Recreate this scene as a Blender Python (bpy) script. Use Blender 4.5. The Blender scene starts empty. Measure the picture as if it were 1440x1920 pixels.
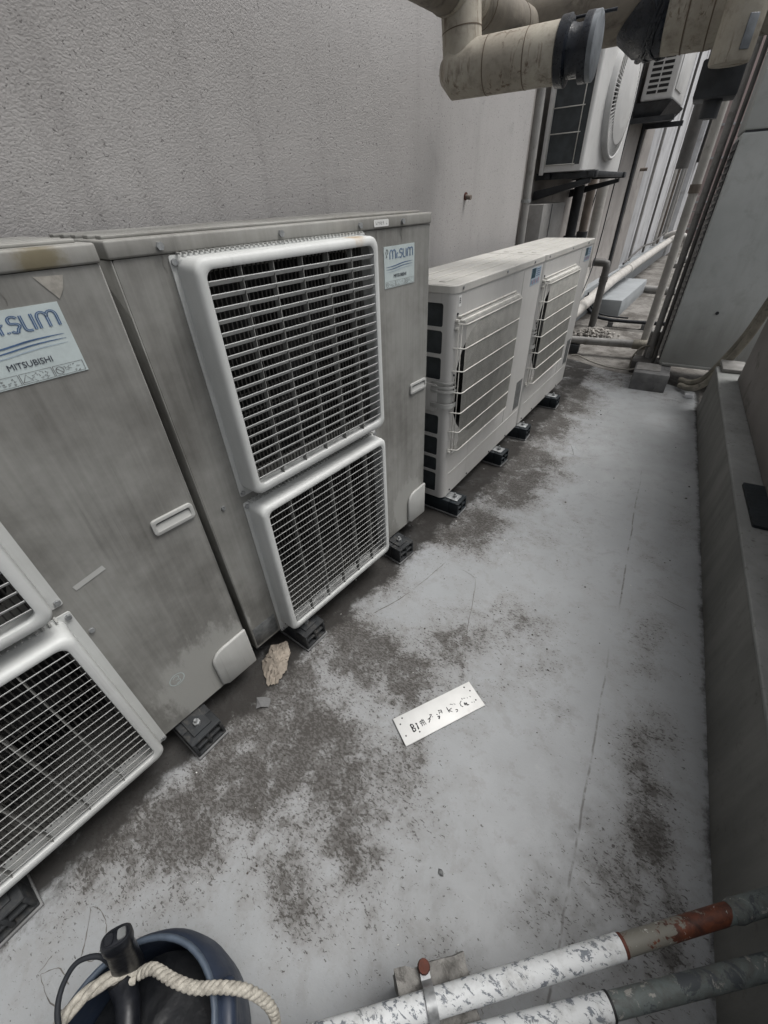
import bpy, bmesh, math, random
import numpy as np
from mathutils import Matrix, Vector
R = math.radians
SC = bpy.context.scene
COL = SC.collection
random.seed(7)
RNG = np.random.default_rng(7)

# ------------------------------------------------------------------ camera
cam_d = bpy.data.cameras.new('camera')
cam_d.sensor_fit = 'HORIZONTAL'
cam_d.sensor_width = 36.0
cam_d.lens = 36.0 * 770.364 / 1440.0
cam_d.clip_start = 0.02
cam_d.clip_end = 300
cam = bpy.data.objects.new('camera', cam_d)
COL.objects.link(cam)
cx = Vector((0.8640, 0.5020, -0.0360)).normalized()
cz = Vector((0.4180, -0.6760, 0.6070)).normalized()
cy = cz.cross(cx).normalized()
cx = cy.cross(cz)
cam.matrix_world = Matrix(((cx.x, cy.x, cz.x, 0), (cx.y, cy.y, cz.y, 0), (cx.z, cy.z, cz.z, 1.363), (0, 0, 0, 1)))
SC.camera = cam

# ------------------------------------------------------------------ sky, sun, exposure
SUN_EL, SUN_AZ = R(66), R(62)          # azimuth measured clockwise from +Y
world = bpy.data.worlds.new('World')
SC.world = world
world.use_nodes = True
wn = world.node_tree
for n_ in list(wn.nodes):
    wn.nodes.remove(n_)
sky = wn.nodes.new('ShaderNodeTexSky')
sky.sky_type = 'NISHITA'
sky.sun_disc = False
sky.sun_elevation = SUN_EL
sky.sun_rotation = SUN_AZ
sky.air_density = 1.0
sky.dust_density = 6.0
sky.ozone_density = 1.0
hs = wn.nodes.new('ShaderNodeHueSaturation')
hs.inputs['Saturation'].default_value = 0.20
bg = wn.nodes.new('ShaderNodeBackground')
bg.inputs['Strength'].default_value = 0.075
wo = wn.nodes.new('ShaderNodeOutputWorld')
wn.links.new(sky.outputs[0], hs.inputs['Color'])
wn.links.new(hs.outputs[0], bg.inputs['Color'])
wn.links.new(bg.outputs[0], wo.inputs['Surface'])
sun_d = bpy.data.lights.new('sun', 'SUN')
sun_d.energy = 1.15
sun_d.angle = R(30)
sun_d.color = (1.0, 0.985, 0.96)
sun = bpy.data.objects.new('sun', sun_d)
COL.objects.link(sun)
sd = Vector((math.sin(SUN_AZ) * math.cos(SUN_EL), math.cos(SUN_AZ) * math.cos(SUN_EL), math.sin(SUN_EL)))
sun.rotation_euler = sd.to_track_quat('Z', 'Y').to_euler()
SC.view_settings.view_transform = 'Standard'
SC.view_settings.look = 'None'
SC.view_settings.exposure = 0.85
SC.view_settings.gamma = 1.0
SC.view_settings.use_curve_mapping = False
SC.cycles.max_bounces = 6
SC.cycles.diffuse_bounces = 2
SC.cycles.glossy_bounces = 3

# ------------------------------------------------------------------ helpers
def tag(o, label=None, cat=None, group=None, kind=None):
    if label: o['label'] = label
    if cat: o['category'] = cat
    if group: o['group'] = group
    if kind: o['kind'] = kind
    return o

def empty(name, loc=(0, 0, 0), rz=0.0, parent=None):
    o = bpy.data.objects.new(name, None)
    o.empty_display_size = 0.05
    COL.objects.link(o)
    o.location = loc
    o.rotation_euler = (0, 0, rz)
    if parent: o.parent = parent
    return o

def link(name, me, mat=None, parent=None, loc=None, smooth=None, bevel=0.0, seg=2):
    o = bpy.data.objects.new(name, me)
    COL.objects.link(o)
    if mat and not me.materials: me.materials.append(mat)
    if parent: o.parent = parent
    if loc is not None: o.location = loc
    if smooth is not None:
        me.polygons.foreach_set('use_smooth', [True] * len(me.polygons))
        if smooth < 180:
            me.set_sharp_from_angle(angle=R(smooth))
    if bevel > 0:
        b = o.modifiers.new('bevel', 'BEVEL')
        b.width = bevel; b.segments = seg; b.limit_method = 'ANGLE'; b.angle_limit = R(40)
        b.harden_normals = False
        me.polygons.foreach_set('use_smooth', [True] * len(me.polygons))
    return o

class MB:
    """collects shapes into one mesh"""
    def __init__(s):
        s.v = []; s.f = []
    def add(s, vs, fs):
        k = len(s.v)
        s.v.extend([tuple(p) for p in vs])
        s.f.extend([tuple(i + k for i in f) for f in fs])
        return s
    def box(s, x0, x1, y0, y1, z0, z1):
        return s.add([(x0, y0, z0), (x1, y0, z0), (x1, y1, z0), (x0, y1, z0), (x0, y0, z1), (x1, y0, z1), (x1, y1, z1), (x0, y1, z1)],
                     [(0, 3, 2, 1), (4, 5, 6, 7), (0, 1, 5, 4), (1, 2, 6, 5), (2, 3, 7, 6), (3, 0, 4, 7)])
    def obox(s, c, size, M):
        hx, hy, hz = size[0] / 2, size[1] / 2, size[2] / 2
        c = Vector(c)
        vs = [c + M @ Vector((sx * hx, sy * hy, sz * hz)) for sz in (-1, 1) for sx, sy in ((-1, -1), (1, -1), (1, 1), (-1, 1))]
        return s.add(vs, [(0, 3, 2, 1), (4, 5, 6, 7), (0, 1, 5, 4), (1, 2, 6, 5), (2, 3, 7, 6), (3, 0, 4, 7)])
    def tube(s, pts, r, seg=12, cap=True, radii=None):
        pts = [Vector(p) for p in pts]
        n = len(pts)
        up = None; rings = []
        for i, p in enumerate(pts):
            t = (pts[min(i + 1, n - 1)] - pts[max(i - 1, 0)])
            t = t.normalized() if t.length > 1e-9 else Vector((0, 0, 1))
            if up is None:
                up = Vector((0, 0, 1)) if abs(t.z) < 0.9 else Vector((1, 0, 0))
            a = t.cross(up)
            a = a.normalized() if a.length > 1e-6 else t.orthogonal().normalized()
            b = a.cross(t).normalized()
            up = b
            rr = radii[i] if radii else r
            rings.append([p + (a * math.cos(2 * math.pi * k / seg) + b * math.sin(2 * math.pi * k / seg)) * rr for k in range(seg)])
        return s.loft(rings, cap)
    def loft(s, rings, cap=True):
        m = len(rings[0]); base = len(s.v)
        for r_ in rings: s.v.extend([tuple(p) for p in r_])
        for i in range(len(rings) - 1):
            for k in range(m):
                a = base + i * m + k; b = base + i * m + (k + 1) % m
                s.f.append((a, b, b + m, a + m))
        if cap:
            s.f.append(tuple(base + k for k in range(m))[::-1])
            s.f.append(tuple(base + (len(rings) - 1) * m + k for k in range(m)))
        return s
    def cyl(s, p0, p1, r, seg=16, r1=None, cap=True):
        return s.tube([p0, p1], r, seg, cap, [r, r if r1 is None else r1])
    def lathe(s, prof, c=(0, 0, 0), seg=32, cap=False):
        rings = [[(c[0] + r_ * math.cos(2 * math.pi * k / seg), c[1] + r_ * math.sin(2 * math.pi * k / seg), c[2] + z_) for k in range(seg)] for r_, z_ in prof]
        return s.loft(rings, cap)
    def mesh(s, name):
        me = bpy.data.meshes.new(name)
        me.from_pydata(s.v, [], s.f)
        me.update()
        return me
    def build(s, name, mat, parent=None, loc=None, smooth=None, bevel=0.0, seg=2, recalc=True):
        me = s.mesh(name)
        if recalc:
            bm = bmesh.new(); bm.from_mesh(me)
            bmesh.ops.recalc_face_normals(bm, faces=bm.faces)
            bm.to_mesh(me); bm.free()
        return link(name, me, mat, parent, loc, smooth, bevel, seg)

def box(name, mat, parent, x0, x1, y0, y1, z0, z1, bevel=0.0, seg=2):
    return MB().box(x0, x1, y0, y1, z0, z1).build(name, mat, parent, bevel=bevel, seg=seg)

def rrect(x0, x1, z0, z1, r, n=6):
    pts = []
    r = max(1e-5, min(r, (x1 - x0) / 2 - 1e-5, (z1 - z0) / 2 - 1e-5))
    for cxx, czz, a0 in ((x1 - r, z0 + r, -90), (x1 - r, z1 - r, 0), (x0 + r, z1 - r, 90), (x0 + r, z0 + r, 180)):
        for k in range(n + 1):
            a = R(a0 + 90 * k / n)
            pts.append((cxx + r * math.cos(a), czz + r * math.sin(a)))
    return pts

def circ(cx_, cz_, r, n=48):
    return [(cx_ + r * math.cos(2 * math.pi * k / n), cz_ + r * math.sin(2 * math.pi * k / n)) for k in range(n)]

def plate_mesh(name, loops, t, fmap):
    """flat plate with holes: loops in 2D, thickness t, fmap(u, w, d) -> xyz with d in [-t/2, t/2]"""
    cu = bpy.data.curves.new(name, 'CURVE')
    cu.dimensions = '2D'; cu.fill_mode = 'BOTH'; cu.extrude = t / 2
    for lp in loops:
        sp = cu.splines.new('POLY')
        sp.points.add(len(lp) - 1)
        for q, p in zip(sp.points, lp): q.co = (p[0], p[1], 0, 1)
        sp.use_cyclic_u = True
    ob = bpy.data.objects.new(name, cu)
    me = bpy.data.meshes.new_from_object(ob)
    bpy.data.objects.remove(ob); bpy.data.curves.remove(cu)
    for v in me.vertices: v.co = fmap(v.co.x, v.co.y, v.co.z)
    bm = bmesh.new(); bm.from_mesh(me)
    bmesh.ops.remove_doubles(bm, verts=bm.verts, dist=1e-5)
    bmesh.ops.recalc_face_normals(bm, faces=bm.faces)
    bm.to_mesh(me); bm.free()
    me.materials.clear(); me.update()
    return me

def text_mesh(name, body, size, fmap, extrude=0.0003, spacing=1.0, bold=0.0):
    cu = bpy.data.curves.new(name, 'FONT')
    cu.body = body; cu.size = size; cu.extrude = extrude; cu.align_x = 'CENTER'; cu.align_y = 'CENTER'
    cu.space_character = spacing; cu.offset = bold; cu.resolution_u = 3
    ob = bpy.data.objects.new(name, cu)
    me = bpy.data.meshes.new_from_object(ob)
    bpy.data.objects.remove(ob); bpy.data.curves.remove(cu)
    for v in me.vertices: v.co = fmap(v.co.x, v.co.y, v.co.z)
    me.materials.clear(); me.update()
    return me

def ribbon(mb, pts, w, fmap, d=0.0):
    """flat stroke of width w along a 2D polyline (w may be a list)"""
    P = [Vector(p) for p in pts]; n = len(P); L = []; Rr = []
    for i in range(n):
        t = P[min(i + 1, n - 1)] - P[max(i - 1, 0)]
        t = t.normalized() if t.length > 1e-9 else Vector((1, 0))
        nn = Vector((-t.y, t.x)); ww = w[i] if isinstance(w, (list, tuple)) else w
        L.append(P[i] + nn * ww / 2); Rr.append(P[i] - nn * ww / 2)
    vs = [fmap(p.x, p.y, d) for p in L] + [fmap(p.x, p.y, d) for p in Rr]
    mb.add(vs, [(i, i + 1, n + i + 1, n + i) for i in range(n - 1)])

def spline(pts, n=8):
    P = [Vector(p) for p in pts]; out = []
    for i in range(len(P) - 1):
        p0, p1, p2, p3 = P[max(i - 1, 0)], P[i], P[i + 1], P[min(i + 2, len(P) - 1)]
        for k in range(n):
            t = k / n
            out.append(0.5 * ((2 * p1) + (p2 - p0) * t + (2 * p0 - 5 * p1 + 4 * p2 - p3) * t * t + (3 * p1 - p0 - 3 * p2 + p3) * t ** 3))
    out.append(P[-1])
    return out

# ------------------------------------------------------------------ materials
class NT:
    def __init__(s, name):
        s.m = bpy.data.materials.new(name); s.m.use_nodes = True
        s.t = s.m.node_tree
        s.b = s.t.nodes['Principled BSDF']
        s.pos = s.n('ShaderNodeNewGeometry').outputs['Position']
    def n(s, kind, **kw):
        nd = s.t.nodes.new(kind)
        for k, v in kw.items(): setattr(nd, k, v)
        return nd
    def l(s, a, b): s.t.links.new(a, b)
    def val(s, sock, v):
        if hasattr(v, 'is_output') or isinstance(v, bpy.types.NodeSocket): s.l(v, sock)
        else: sock.default_value = v
    def map(s, vec, scale=(1, 1, 1), rot=(0, 0, 0), loc=(0, 0, 0)):
        nd = s.n('ShaderNodeMapping')
        s.l(vec, nd.inputs['Vector'])
        nd.inputs['Scale'].default_value = scale; nd.inputs['Rotation'].default_value = rot; nd.inputs['Location'].default_value = loc
        return nd.outputs[0]
    def noise(s, vec, scale, detail=4, rough=0.6, dist=0.0):
        nd = s.n('ShaderNodeTexNoise')
        s.l(vec, nd.inputs['Vector'])
        nd.inputs['Scale'].default_value = scale; nd.inputs['Detail'].default_value = detail
        nd.inputs['Roughness'].default_value = rough; nd.inputs['Distortion'].default_value = dist
        return nd.outputs['Fac']
    def voro(s, vec, scale, feature='F1', out='Distance'):
        nd = s.n('ShaderNodeTexVoronoi'); nd.feature = feature
        s.l(vec, nd.inputs['Vector']); nd.inputs['Scale'].default_value = scale
        return nd.outputs[out]
    def math(s, op, a, b=0.0, clamp=False):
        nd = s.n('ShaderNodeMath'); nd.operation = op; nd.use_clamp = clamp
        s.val(nd.inputs[0], a); s.val(nd.inputs[1], b)
        return nd.outputs[0]
    def ramp(s, x, lo, hi, a=0.0, b=1.0):
        nd = s.n('ShaderNodeMapRange'); nd.interpolation_type = 'SMOOTHSTEP'
        s.val(nd.inputs['Value'], x)
        nd.inputs['From Min'].default_value = lo; nd.inputs['From Max'].default_value = hi
        nd.inputs['To Min'].default_value = a; nd.inputs['To Max'].default_value = b
        return nd.outputs[0]
    def mix(s, f, a, b):
        nd = s.n('ShaderNodeMix'); nd.data_type = 'RGBA'
        s.val(nd.inputs[0], f)
        for sock, c in ((nd.inputs[6], a), (nd.inputs[7], b)):
            if isinstance(c, bpy.types.NodeSocket): s.l(c, sock)
            else: sock.default_value = (c[0], c[1], c[2], 1)
        return nd.outputs[2]
    def attr(s, name):
        nd = s.n('ShaderNodeAttribute'); nd.attribute_name = name
        return nd.outputs['Fac']
    def sep(s, vec):
        nd = s.n('ShaderNodeSeparateXYZ'); s.l(vec, nd.inputs[0]); return nd.outputs
    def dist(s, vec, c, scale=(1, 1, 1)):
        nd = s.n('ShaderNodeVectorMath'); nd.operation = 'SUBTRACT'
        s.l(vec, nd.inputs[0]); nd.inputs[1].default_value = c
        m = s.n('ShaderNodeVectorMath'); m.operation = 'MULTIPLY'
        s.l(nd.outputs[0], m.inputs[0]); m.inputs[1].default_value = scale
        ln = s.n('ShaderNodeVectorMath'); ln.operation = 'LENGTH'
        s.l(m.outputs[0], ln.inputs[0])
        return ln.outputs['Value']
    def bump(s, h, strength=0.3, dist=0.01, prev=None):
        nd = s.n('ShaderNodeBump')
        s.val(nd.inputs['Height'], h)
        nd.inputs['Strength'].default_value = strength; nd.inputs['Distance'].default_value = dist
        if prev is not None: s.l(prev, nd.inputs['Normal'])
        return nd.outputs[0]
    def out(s, col, rough=0.6, metal=0.0, normal=None, spec=0.5):
        s.val(s.b.inputs['Base Color'], col if isinstance(col, bpy.types.NodeSocket) else (col[0], col[1], col[2], 1))
        s.val(s.b.inputs['Roughness'], rough)
        s.b.inputs['Metallic'].default_value = metal
        s.b.inputs['Specular IOR Level'].default_value = spec
        if normal is not None: s.l(normal, s.b.inputs['Normal'])
        return s.m

def simple(name, col, rough=0.6, metal=0.0, var=0.25, vs=9.0, grime=None, gs=14.0, g0=0.52, g1=0.72, bump=0.0, bs=120.0, spec=0.4):
    t = NT(name)
    n1 = t.noise(t.pos, vs, 5, 0.65)
    dk = tuple(c * (1 - var) for c in col); lt = tuple(min(1, c * (1 + var)) for c in col)
    c = t.mix(t.ramp(n1, 0.3, 0.7), dk, lt)
    if grime:
        n2 = t.noise(t.pos, gs, 8, 0.7, 0.6)
        c = t.mix(t.ramp(n2, g0, g1, 0, 0.85), c, grime)
    rg = t.ramp(t.noise(t.pos, vs * 4, 4), 0.3, 0.7, max(0, rough - 0.08), min(1, rough + 0.08))
    nm = t.bump(t.noise(t.pos, bs, 3), bump, 0.004) if bump > 0 else None
    return t.out(c, rg, metal, nm, spec)

M = {}
# stucco wall
t = NT('stucco')
w1 = t.noise(t.map(t.pos, (1, 1.0, 1.25), (0.5, 0, 0)), 210, 3, 0.6, 0.0); w2 = t.math('ADD', t.noise(t.pos, 34, 4, 0.6), t.math('MULTIPLY', t.voro(t.map(t.pos, (1, 1, 1.2), (0.5, 0, 0)), 150), -0.9))
pit = t.ramp(t.noise(t.map(t.pos, (1, 1, 1.3)), 120, 4, 0.55, 0.5), 0.62, 0.69)
big = t.noise(t.pos, 1.1, 5, 0.6)
c = t.mix(t.ramp(big, 0.3, 0.7), (0.37, 0.358, 0.352), (0.45, 0.437, 0.43))
c = t.mix(t.ramp(w1, 0.42, 0.7, 0, 0.4), c, (0.45, 0.442, 0.436))
c = t.mix(t.math('MULTIPLY', pit, 0.75), c, (0.09, 0.087, 0.085))
streak = t.noise(t.map(t.pos, (7, 7, 0.5)), 1.0, 5, 0.65)
c = t.mix(t.ramp(streak, 0.50, 0.8, 0, 0.30), c, (0.19, 0.183, 0.178))
c = t.mix(t.ramp(t.noise(t.pos, 4.5, 7, 0.72, 0.4), 0.55, 0.72, 0, 0.28), c, (0.22, 0.215, 0.21))
h = t.math('ADD', w1, t.math('ADD', t.math('MULTIPLY', w2, 0.5), t.math('MULTIPLY', pit, -0.6)))
M['stucco'] = t.out(c, 0.85, 0, t.bump(h, 0.34, 0.005), 0.25)
# far plaster
t = NT('plaster')
c = t.mix(t.ramp(t.noise(t.map(t.pos, (3, 3, 0.35)), 1.6, 6, 0.65), 0.35, 0.75), (0.36, 0.36, 0.37), (0.23, 0.225, 0.225))
M['plaster'] = t.out(c, 0.8, 0, t.bump(t.noise(t.pos, 60, 4), 0.25, 0.004), 0.25)
M['plaster_white'] = simple('plaster_white', (0.58, 0.585, 0.60), 0.8, var=0.10, vs=2, grime=(0.3, 0.29, 0.28), gs=3, g0=0.5, g1=0.8)
M['plaster_warm'] = simple('plaster_warm', (0.33, 0.31, 0.295), 0.8, var=0.15, vs=3, grime=(0.2, 0.19, 0.18), gs=4)
M['pink'] = simple('pink_render', (0.55, 0.44, 0.42), 0.8, var=0.08, vs=2)

# painted concrete floor
t = NT('floor_paint')
dirt = t.attr('dirt'); grime = t.attr('grime'); wear = t.attr('wear')
big = t.noise(t.pos, 1.7, 4, 0.6); med = t.noise(t.pos, 8, 6, 0.68, 0.4)
fr = t.noise(t.pos, 26, 9, 0.76, 0.25); fine = t.noise(t.pos, 120, 5, 0.72)
scuff = t.noise(t.map(t.pos, (3.0, 16, 1), (0, 0, 0.5)), 2.2, 6, 0.7, 0.5)
c = t.mix(t.ramp(big, 0.3, 0.7), (0.268, 0.278, 0.284), (0.318, 0.330, 0.340))
c = t.mix(t.ramp(med, 0.42, 0.78, 0, 0.45), c, (0.25, 0.25, 0.245))
c = t.mix(t.ramp(fr, 0.50, 0.80, 0, 0.35), c, (0.24, 0.24, 0.235))
c = t.mix(t.ramp(t.math('ADD', wear, t.math('MULTIPLY', fr, 0.8)), 0.85, 1.30, 0, 0.30), c, (0.38, 0.39, 0.39))
c = t.mix(t.ramp(scuff, 0.60, 0.74, 0, 0.22), c, (0.40, 0.40, 0.395))
c = t.mix(t.ramp(t.noise(t.map(t.pos, (1, 1, 1), (0, 0, 0), (9, 4, 0)), 13, 9, 0.74, 0.2), 0.53, 0.62, 0, 0.32), c, (0.20, 0.197, 0.19))
f0 = t.math('SUBTRACT', fr, 0.5); f1 = t.math('SUBTRACT', med, 0.5); f2 = t.math('SUBTRACT', fine, 0.5)
film = t.ramp(t.math('ADD', dirt, t.math('ADD', t.math('MULTIPLY', f1, 1.1), t.math('MULTIPLY', f0, 0.8))), 0.14, 0.90, 0, 0.56)
c = t.mix(film, c, (0.152, 0.143, 0.133))
dk = t.ramp(t.math('ADD', t.math('MULTIPLY', dirt, 0.8), t.math('ADD', t.math('MULTIPLY', f0, 1.5), t.math('MULTIPLY', f1, 1.0))), 0.50, 0.82, 0, 0.75)
c = t.mix(dk, c, (0.070, 0.065, 0.060))
flk = t.math('MAXIMUM', t.noise(t.map(t.pos, (1, 2.0, 1), (0, 0, 0.5)), 70, 4, 0.66, 0.5), t.noise(t.map(t.pos, (1, 1.9, 1), (0, 0, -0.9), (5, 3, 1)), 78, 4, 0.66, 0.5))
flk = t.math('ADD', flk, t.math('ADD', t.math('MULTIPLY', dirt, 0.17), t.math('MULTIPLY', f1, 0.25)))
c = t.mix(t.ramp(flk, 0.685, 0.735, 0, 0.85), c, (0.048, 0.044, 0.04))
c = t.mix(t.ramp(t.math('ADD', t.math('MULTIPLY', dirt, 0.10), fine), 0.70, 0.77, 0, 0.8), c, (0.04, 0.036, 0.034))
c = t.mix(t.ramp(t.math('ADD', grime, t.math('ADD', t.math('MULTIPLY', f0, 1.3), t.math('MULTIPLY', f1, 0.5))), 0.22, 0.75, 0, 0.93), c, (0.024, 0.022, 0.02))  # grime mask, including the shade painted under the machines
sxy = t.sep(t.pos)
for (x0_, ya_, yb_, sd_) in ((0.214, 0.05, 1.25, 2), (0.222, 1.35, 2.7, 5)):
    ln = t.math('ABSOLUTE', t.math('SUBTRACT', t.math('SUBTRACT', sxy[0], x0_), t.math('MULTIPLY', t.noise(t.map(t.pos, (0.01, 1, 1), (0, 0, 0), (sd_, 0, 0)), 3.0, 4, 0.6), 0.03)))
    gate = t.math('MULTIPLY', t.math('MULTIPLY', t.ramp(sxy[1], ya_, ya_ + 0.15), t.ramp(sxy[1], yb_ - 0.3, yb_, 1, 0)), t.ramp(t.noise(t.map(t.pos, (1, 1, 1), (0, 0, 0), (sd_, 1, 0)), 9, 5, 0.7), 0.42, 0.56))
    c = t.mix(t.math('MULTIPLY', t.ramp(ln, 0.0008, 0.0045, 0.75, 0), gate), c, (0.09, 0.085, 0.08))
rg = t.ramp(t.math('ADD', film, med), 0.3, 1.2, 0.36, 0.82)
hh = t.math('ADD', t.math('MULTIPLY', fine, 0.25), t.math('ADD', t.math('MULTIPLY', med, 0.8), t.math('MULTIPLY', fr, 0.5)))
M['floor'] = t.out(c, rg, 0, t.bump(hh, 0.30, 0.006), 0.35)
# rough cement beyond
t = NT('rough_cement')
n1 = t.noise(t.map(t.pos, (1.3, 1.0, 1)), 2.8, 8, 0.72, 0.3); n2 = t.noise(t.pos, 20, 7, 0.7)
c = t.mix(t.ramp(n1, 0.35, 0.65), (0.085, 0.078, 0.07), (0.235, 0.225, 0.21))
c = t.mix(t.ramp(n2, 0.5, 0.7, 0, 0.6), c, (0.05, 0.045, 0.04))
M['cement'] = t.out(c, 0.85, 0, t.bump(t.math('ADD', n1, t.math('MULTIPLY', n2, 0.4)), 0.6, 0.02), 0.25)
# parapet
t = NT('parapet_paint')
n1 = t.noise(t.map(t.pos, (4, 4, 0.8)), 1.4, 6, 0.65); n2 = t.noise(t.pos, 26, 7, 0.7)
c = t.mix(t.ramp(n1, 0.35, 0.7), (0.135, 0.136, 0.128), (0.205, 0.204, 0.192))
c = t.mix(t.ramp(n2, 0.55, 0.75, 0, 0.5), c, (0.06, 0.055, 0.048))
M['parapet'] = t.out(c, 0.75, 0, t.bump(n2, 0.2, 0.005), 0.3)
t = NT('ledge_paint')
n1 = t.noise(t.pos, 3.2, 6, 0.65); n2 = t.noise(t.pos, 40, 7, 0.7)
c = t.mix(t.ramp(n1, 0.35, 0.7), (0.20, 0.205, 0.20), (0.285, 0.292, 0.287))
c = t.mix(t.ramp(n2, 0.56, 0.72, 0, 0.7), c, (0.07, 0.065, 0.058))
M['ledge'] = t.out(c, 0.75, 0, t.bump(n2, 0.25, 0.005), 0.3)
M['side_wall'] = simple('side_wall', (0.21, 0.197, 0.188), 0.8, var=0.18, vs=2.5, grime=(0.09, 0.085, 0.08), gs=5, bump=0.2, bs=70)

u1o = (-1.0135, -0.5391, 0.164); u2o = (-0.869, 0.5, 0.164); u3o = (-0.655, 1.646, 0.095)
def uw(o, u, out=0.0):
    return (o[0] + math.sin(o[2]) * u + math.cos(o[2]) * out, o[1] + math.cos(o[2]) * u - math.sin(o[2]) * out)
def dirty_enamel(name, base, grime, amount, patches=(), stains=()):
    t = NT(name)
    st = t.noise(t.map(t.pos, (34, 34, 0.9)), 1.0, 6, 0.68)
    st2 = t.noise(t.map(t.pos, (120, 120, 3.0)), 1.0, 4, 0.6)
    bl = t.noise(t.pos, 3.2, 6, 0.65)
    f = t.math('ADD', t.math('MULTIPLY', t.ramp(st, 0.25, 0.78), 0.17), t.math('ADD', t.math('MULTIPLY', t.ramp(bl, 0.25, 0.75), 0.60), t.math('MULTIPLY', st2, 0.25)))
    f = t.math('MULTIPLY', f, amount, True)
    for (px, py, pz, sx, sz) in patches:
        d = t.dist(t.pos, (px, py, pz), (1 / sx, 1 / sx, 1 / sz))
        d = t.math('ADD', d, t.math('MULTIPLY', t.math('SUBTRACT', t.noise(t.map(t.pos, (1, 1, 0.4)), 22, 6, 0.7), 0.5), 1.5))
        f = t.math('MULTIPLY', f, t.ramp(d, 0.75, 1.1, 0.12, 1.0))
    c = t.mix(f, base, grime)
    dk = t.noise(t.map(t.pos, (60, 60, 1.4), (0, 0, 0), (3, 1, 2)), 1.0, 5, 0.7)
    dk = t.math('ADD', dk, t.math('MULTIPLY', t.math('SUBTRACT', t.noise(t.pos, 5, 3), 0.5), 0.5))
    c = t.mix(t.ramp(dk, 0.58, 0.90, 0, 0.5), c, tuple(x * 0.5 for x in grime))
    for (px, py, pz, sx_, sz_, col_) in stains:
        d = t.math('ADD', t.dist(t.pos, (px, py, pz), (1 / sx_, 1 / sx_, 1 / sz_)), t.math('MULTIPLY', t.math('SUBTRACT', t.noise(t.pos, 40, 5, 0.7), 0.5), 1.2))
        c = t.mix(t.ramp(d, 0.3, 1.1, 0.8, 0.0), c, col_)
    fn = t.noise(t.pos, 300, 3)
    return t.out(c, t.ramp(f, 0, 1, 0.45, 0.72), 0, t.bump(fn, 0.04, 0.002), 0.4)

pa = uw(u1o, 0.88); pb = uw(u2o, 0.90)
M['body_dirty'] = dirty_enamel('body_dirty', (0.33, 0.33, 0.312), (0.125, 0.122, 0.112), 1.25, [(pa[0], pa[1], 0.20, 0.17, 0.17), (pb[0], pb[1], 0.20, 0.12, 0.15)])
q1 = uw(u1o, 0.935, 0.005)
M['lid_dirty'] = dirty_enamel('lid_dirty', (0.34, 0.338, 0.318), (0.15, 0.145, 0.132), 1.1, (), [(q1[0], q1[1], 1.305, 0.045, 0.035, (0.13, 0.105, 0.05))])
q2 = uw(u2o, 0.60, 0.045)
M['grille_white'] = dirty_enamel('grille_white', (0.60, 0.615, 0.605), (0.33, 0.33, 0.315), 0.58, (), [(q2[0], q2[1], 1.280, 0.035, 0.03, (0.40, 0.29, 0.17))])
M['slat_grey'] = dirty_enamel('slat_grey', (0.60, 0.61, 0.60), (0.30, 0.295, 0.28), 0.5)
M['rib_grey'] = simple('rib_grey', (0.20, 0.20, 0.19), 0.6, var=0.2)
M['drip'] = simple('drip', (0.155, 0.15, 0.138), 0.75, var=0.3, vs=30)
M['trim_pale'] = dirty_enamel('trim_pale', (0.46, 0.465, 0.45), (0.25, 0.245, 0.23), 0.55)
M['body_beige'] = dirty_enamel('body_beige', (0.52, 0.515, 0.50), (0.34, 0.332, 0.315), 0.5)
M['lid_beige'] = dirty_enamel('lid_beige', (0.56, 0.55, 0.52), (0.33, 0.32, 0.295), 0.6)
M['wire_white'] = simple('wire_white', (0.60, 0.59, 0.55), 0.45, var=0.1, vs=20, grime=(0.33, 0.29, 0.22), gs=30, g0=0.58, g1=0.8)
M['guard_grey'] = simple('guard_grey', (0.055, 0.053, 0.05), 0.6, var=0.2)
M['cavity'] = simple('cavity', (0.02, 0.02, 0.02), 0.8, var=0.2)
M['coil'] = simple('coil', (0.02, 0.021, 0.022), 0.6, var=0.25)
M['coil_blue'] = simple('coil_blue', (0.055, 0.063, 0.068), 0.55, var=0.25, vs=14)
M['label_pale'] = simple('label_pale', (0.46, 0.52, 0.52), 0.4, var=0.06, vs=30, grime=(0.30, 0.32, 0.31), gs=60, g0=0.6, g1=0.8)
M['ink_blue'] = simple('ink_blue', (0.07, 0.12, 0.22), 0.45, var=0.2, vs=40)
M['ink_pale'] = simple('ink_pale', (0.33, 0.40, 0.46), 0.45, var=0.1, vs=40)
M['ink_dark'] = simple('ink_dark', (0.04, 0.045, 0.06), 0.5, var=0.1)
M['ink_black'] = simple('ink_black', (0.015, 0.015, 0.016), 0.6, var=0.1)
M['ink_grey'] = simple('ink_grey', (0.16, 0.165, 0.165), 0.6, var=0.1)
M['ink_red'] = simple('ink_red', (0.30, 0.06, 0.07), 0.5, var=0.1)
M['ink_teal'] = simple('ink_teal', (0.02, 0.055, 0.075), 0.4, var=0.1)
M['plate_grey'] = simple('plate_grey', (0.13, 0.135, 0.135), 0.5, metal=0.2, var=0.35, vs=40)
M['steel'] = simple('steel', (0.33, 0.34, 0.345), 0.45, metal=0.6, var=0.25, vs=40, grime=(0.16, 0.12, 0.08), gs=70, g0=0.58, g1=0.75)
M['steel_dark'] = simple('steel_dark', (0.035, 0.038, 0.042), 0.5, var=0.35, vs=12, grime=(0.09, 0.07, 0.05), gs=25, g0=0.6, g1=0.78)
M['rubber'] = simple('rubber', (0.02, 0.022, 0.024), 0.75, var=0.3, vs=18, grime=(0.085, 0.08, 0.072), gs=22, g0=0.48, g1=0.75)
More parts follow.
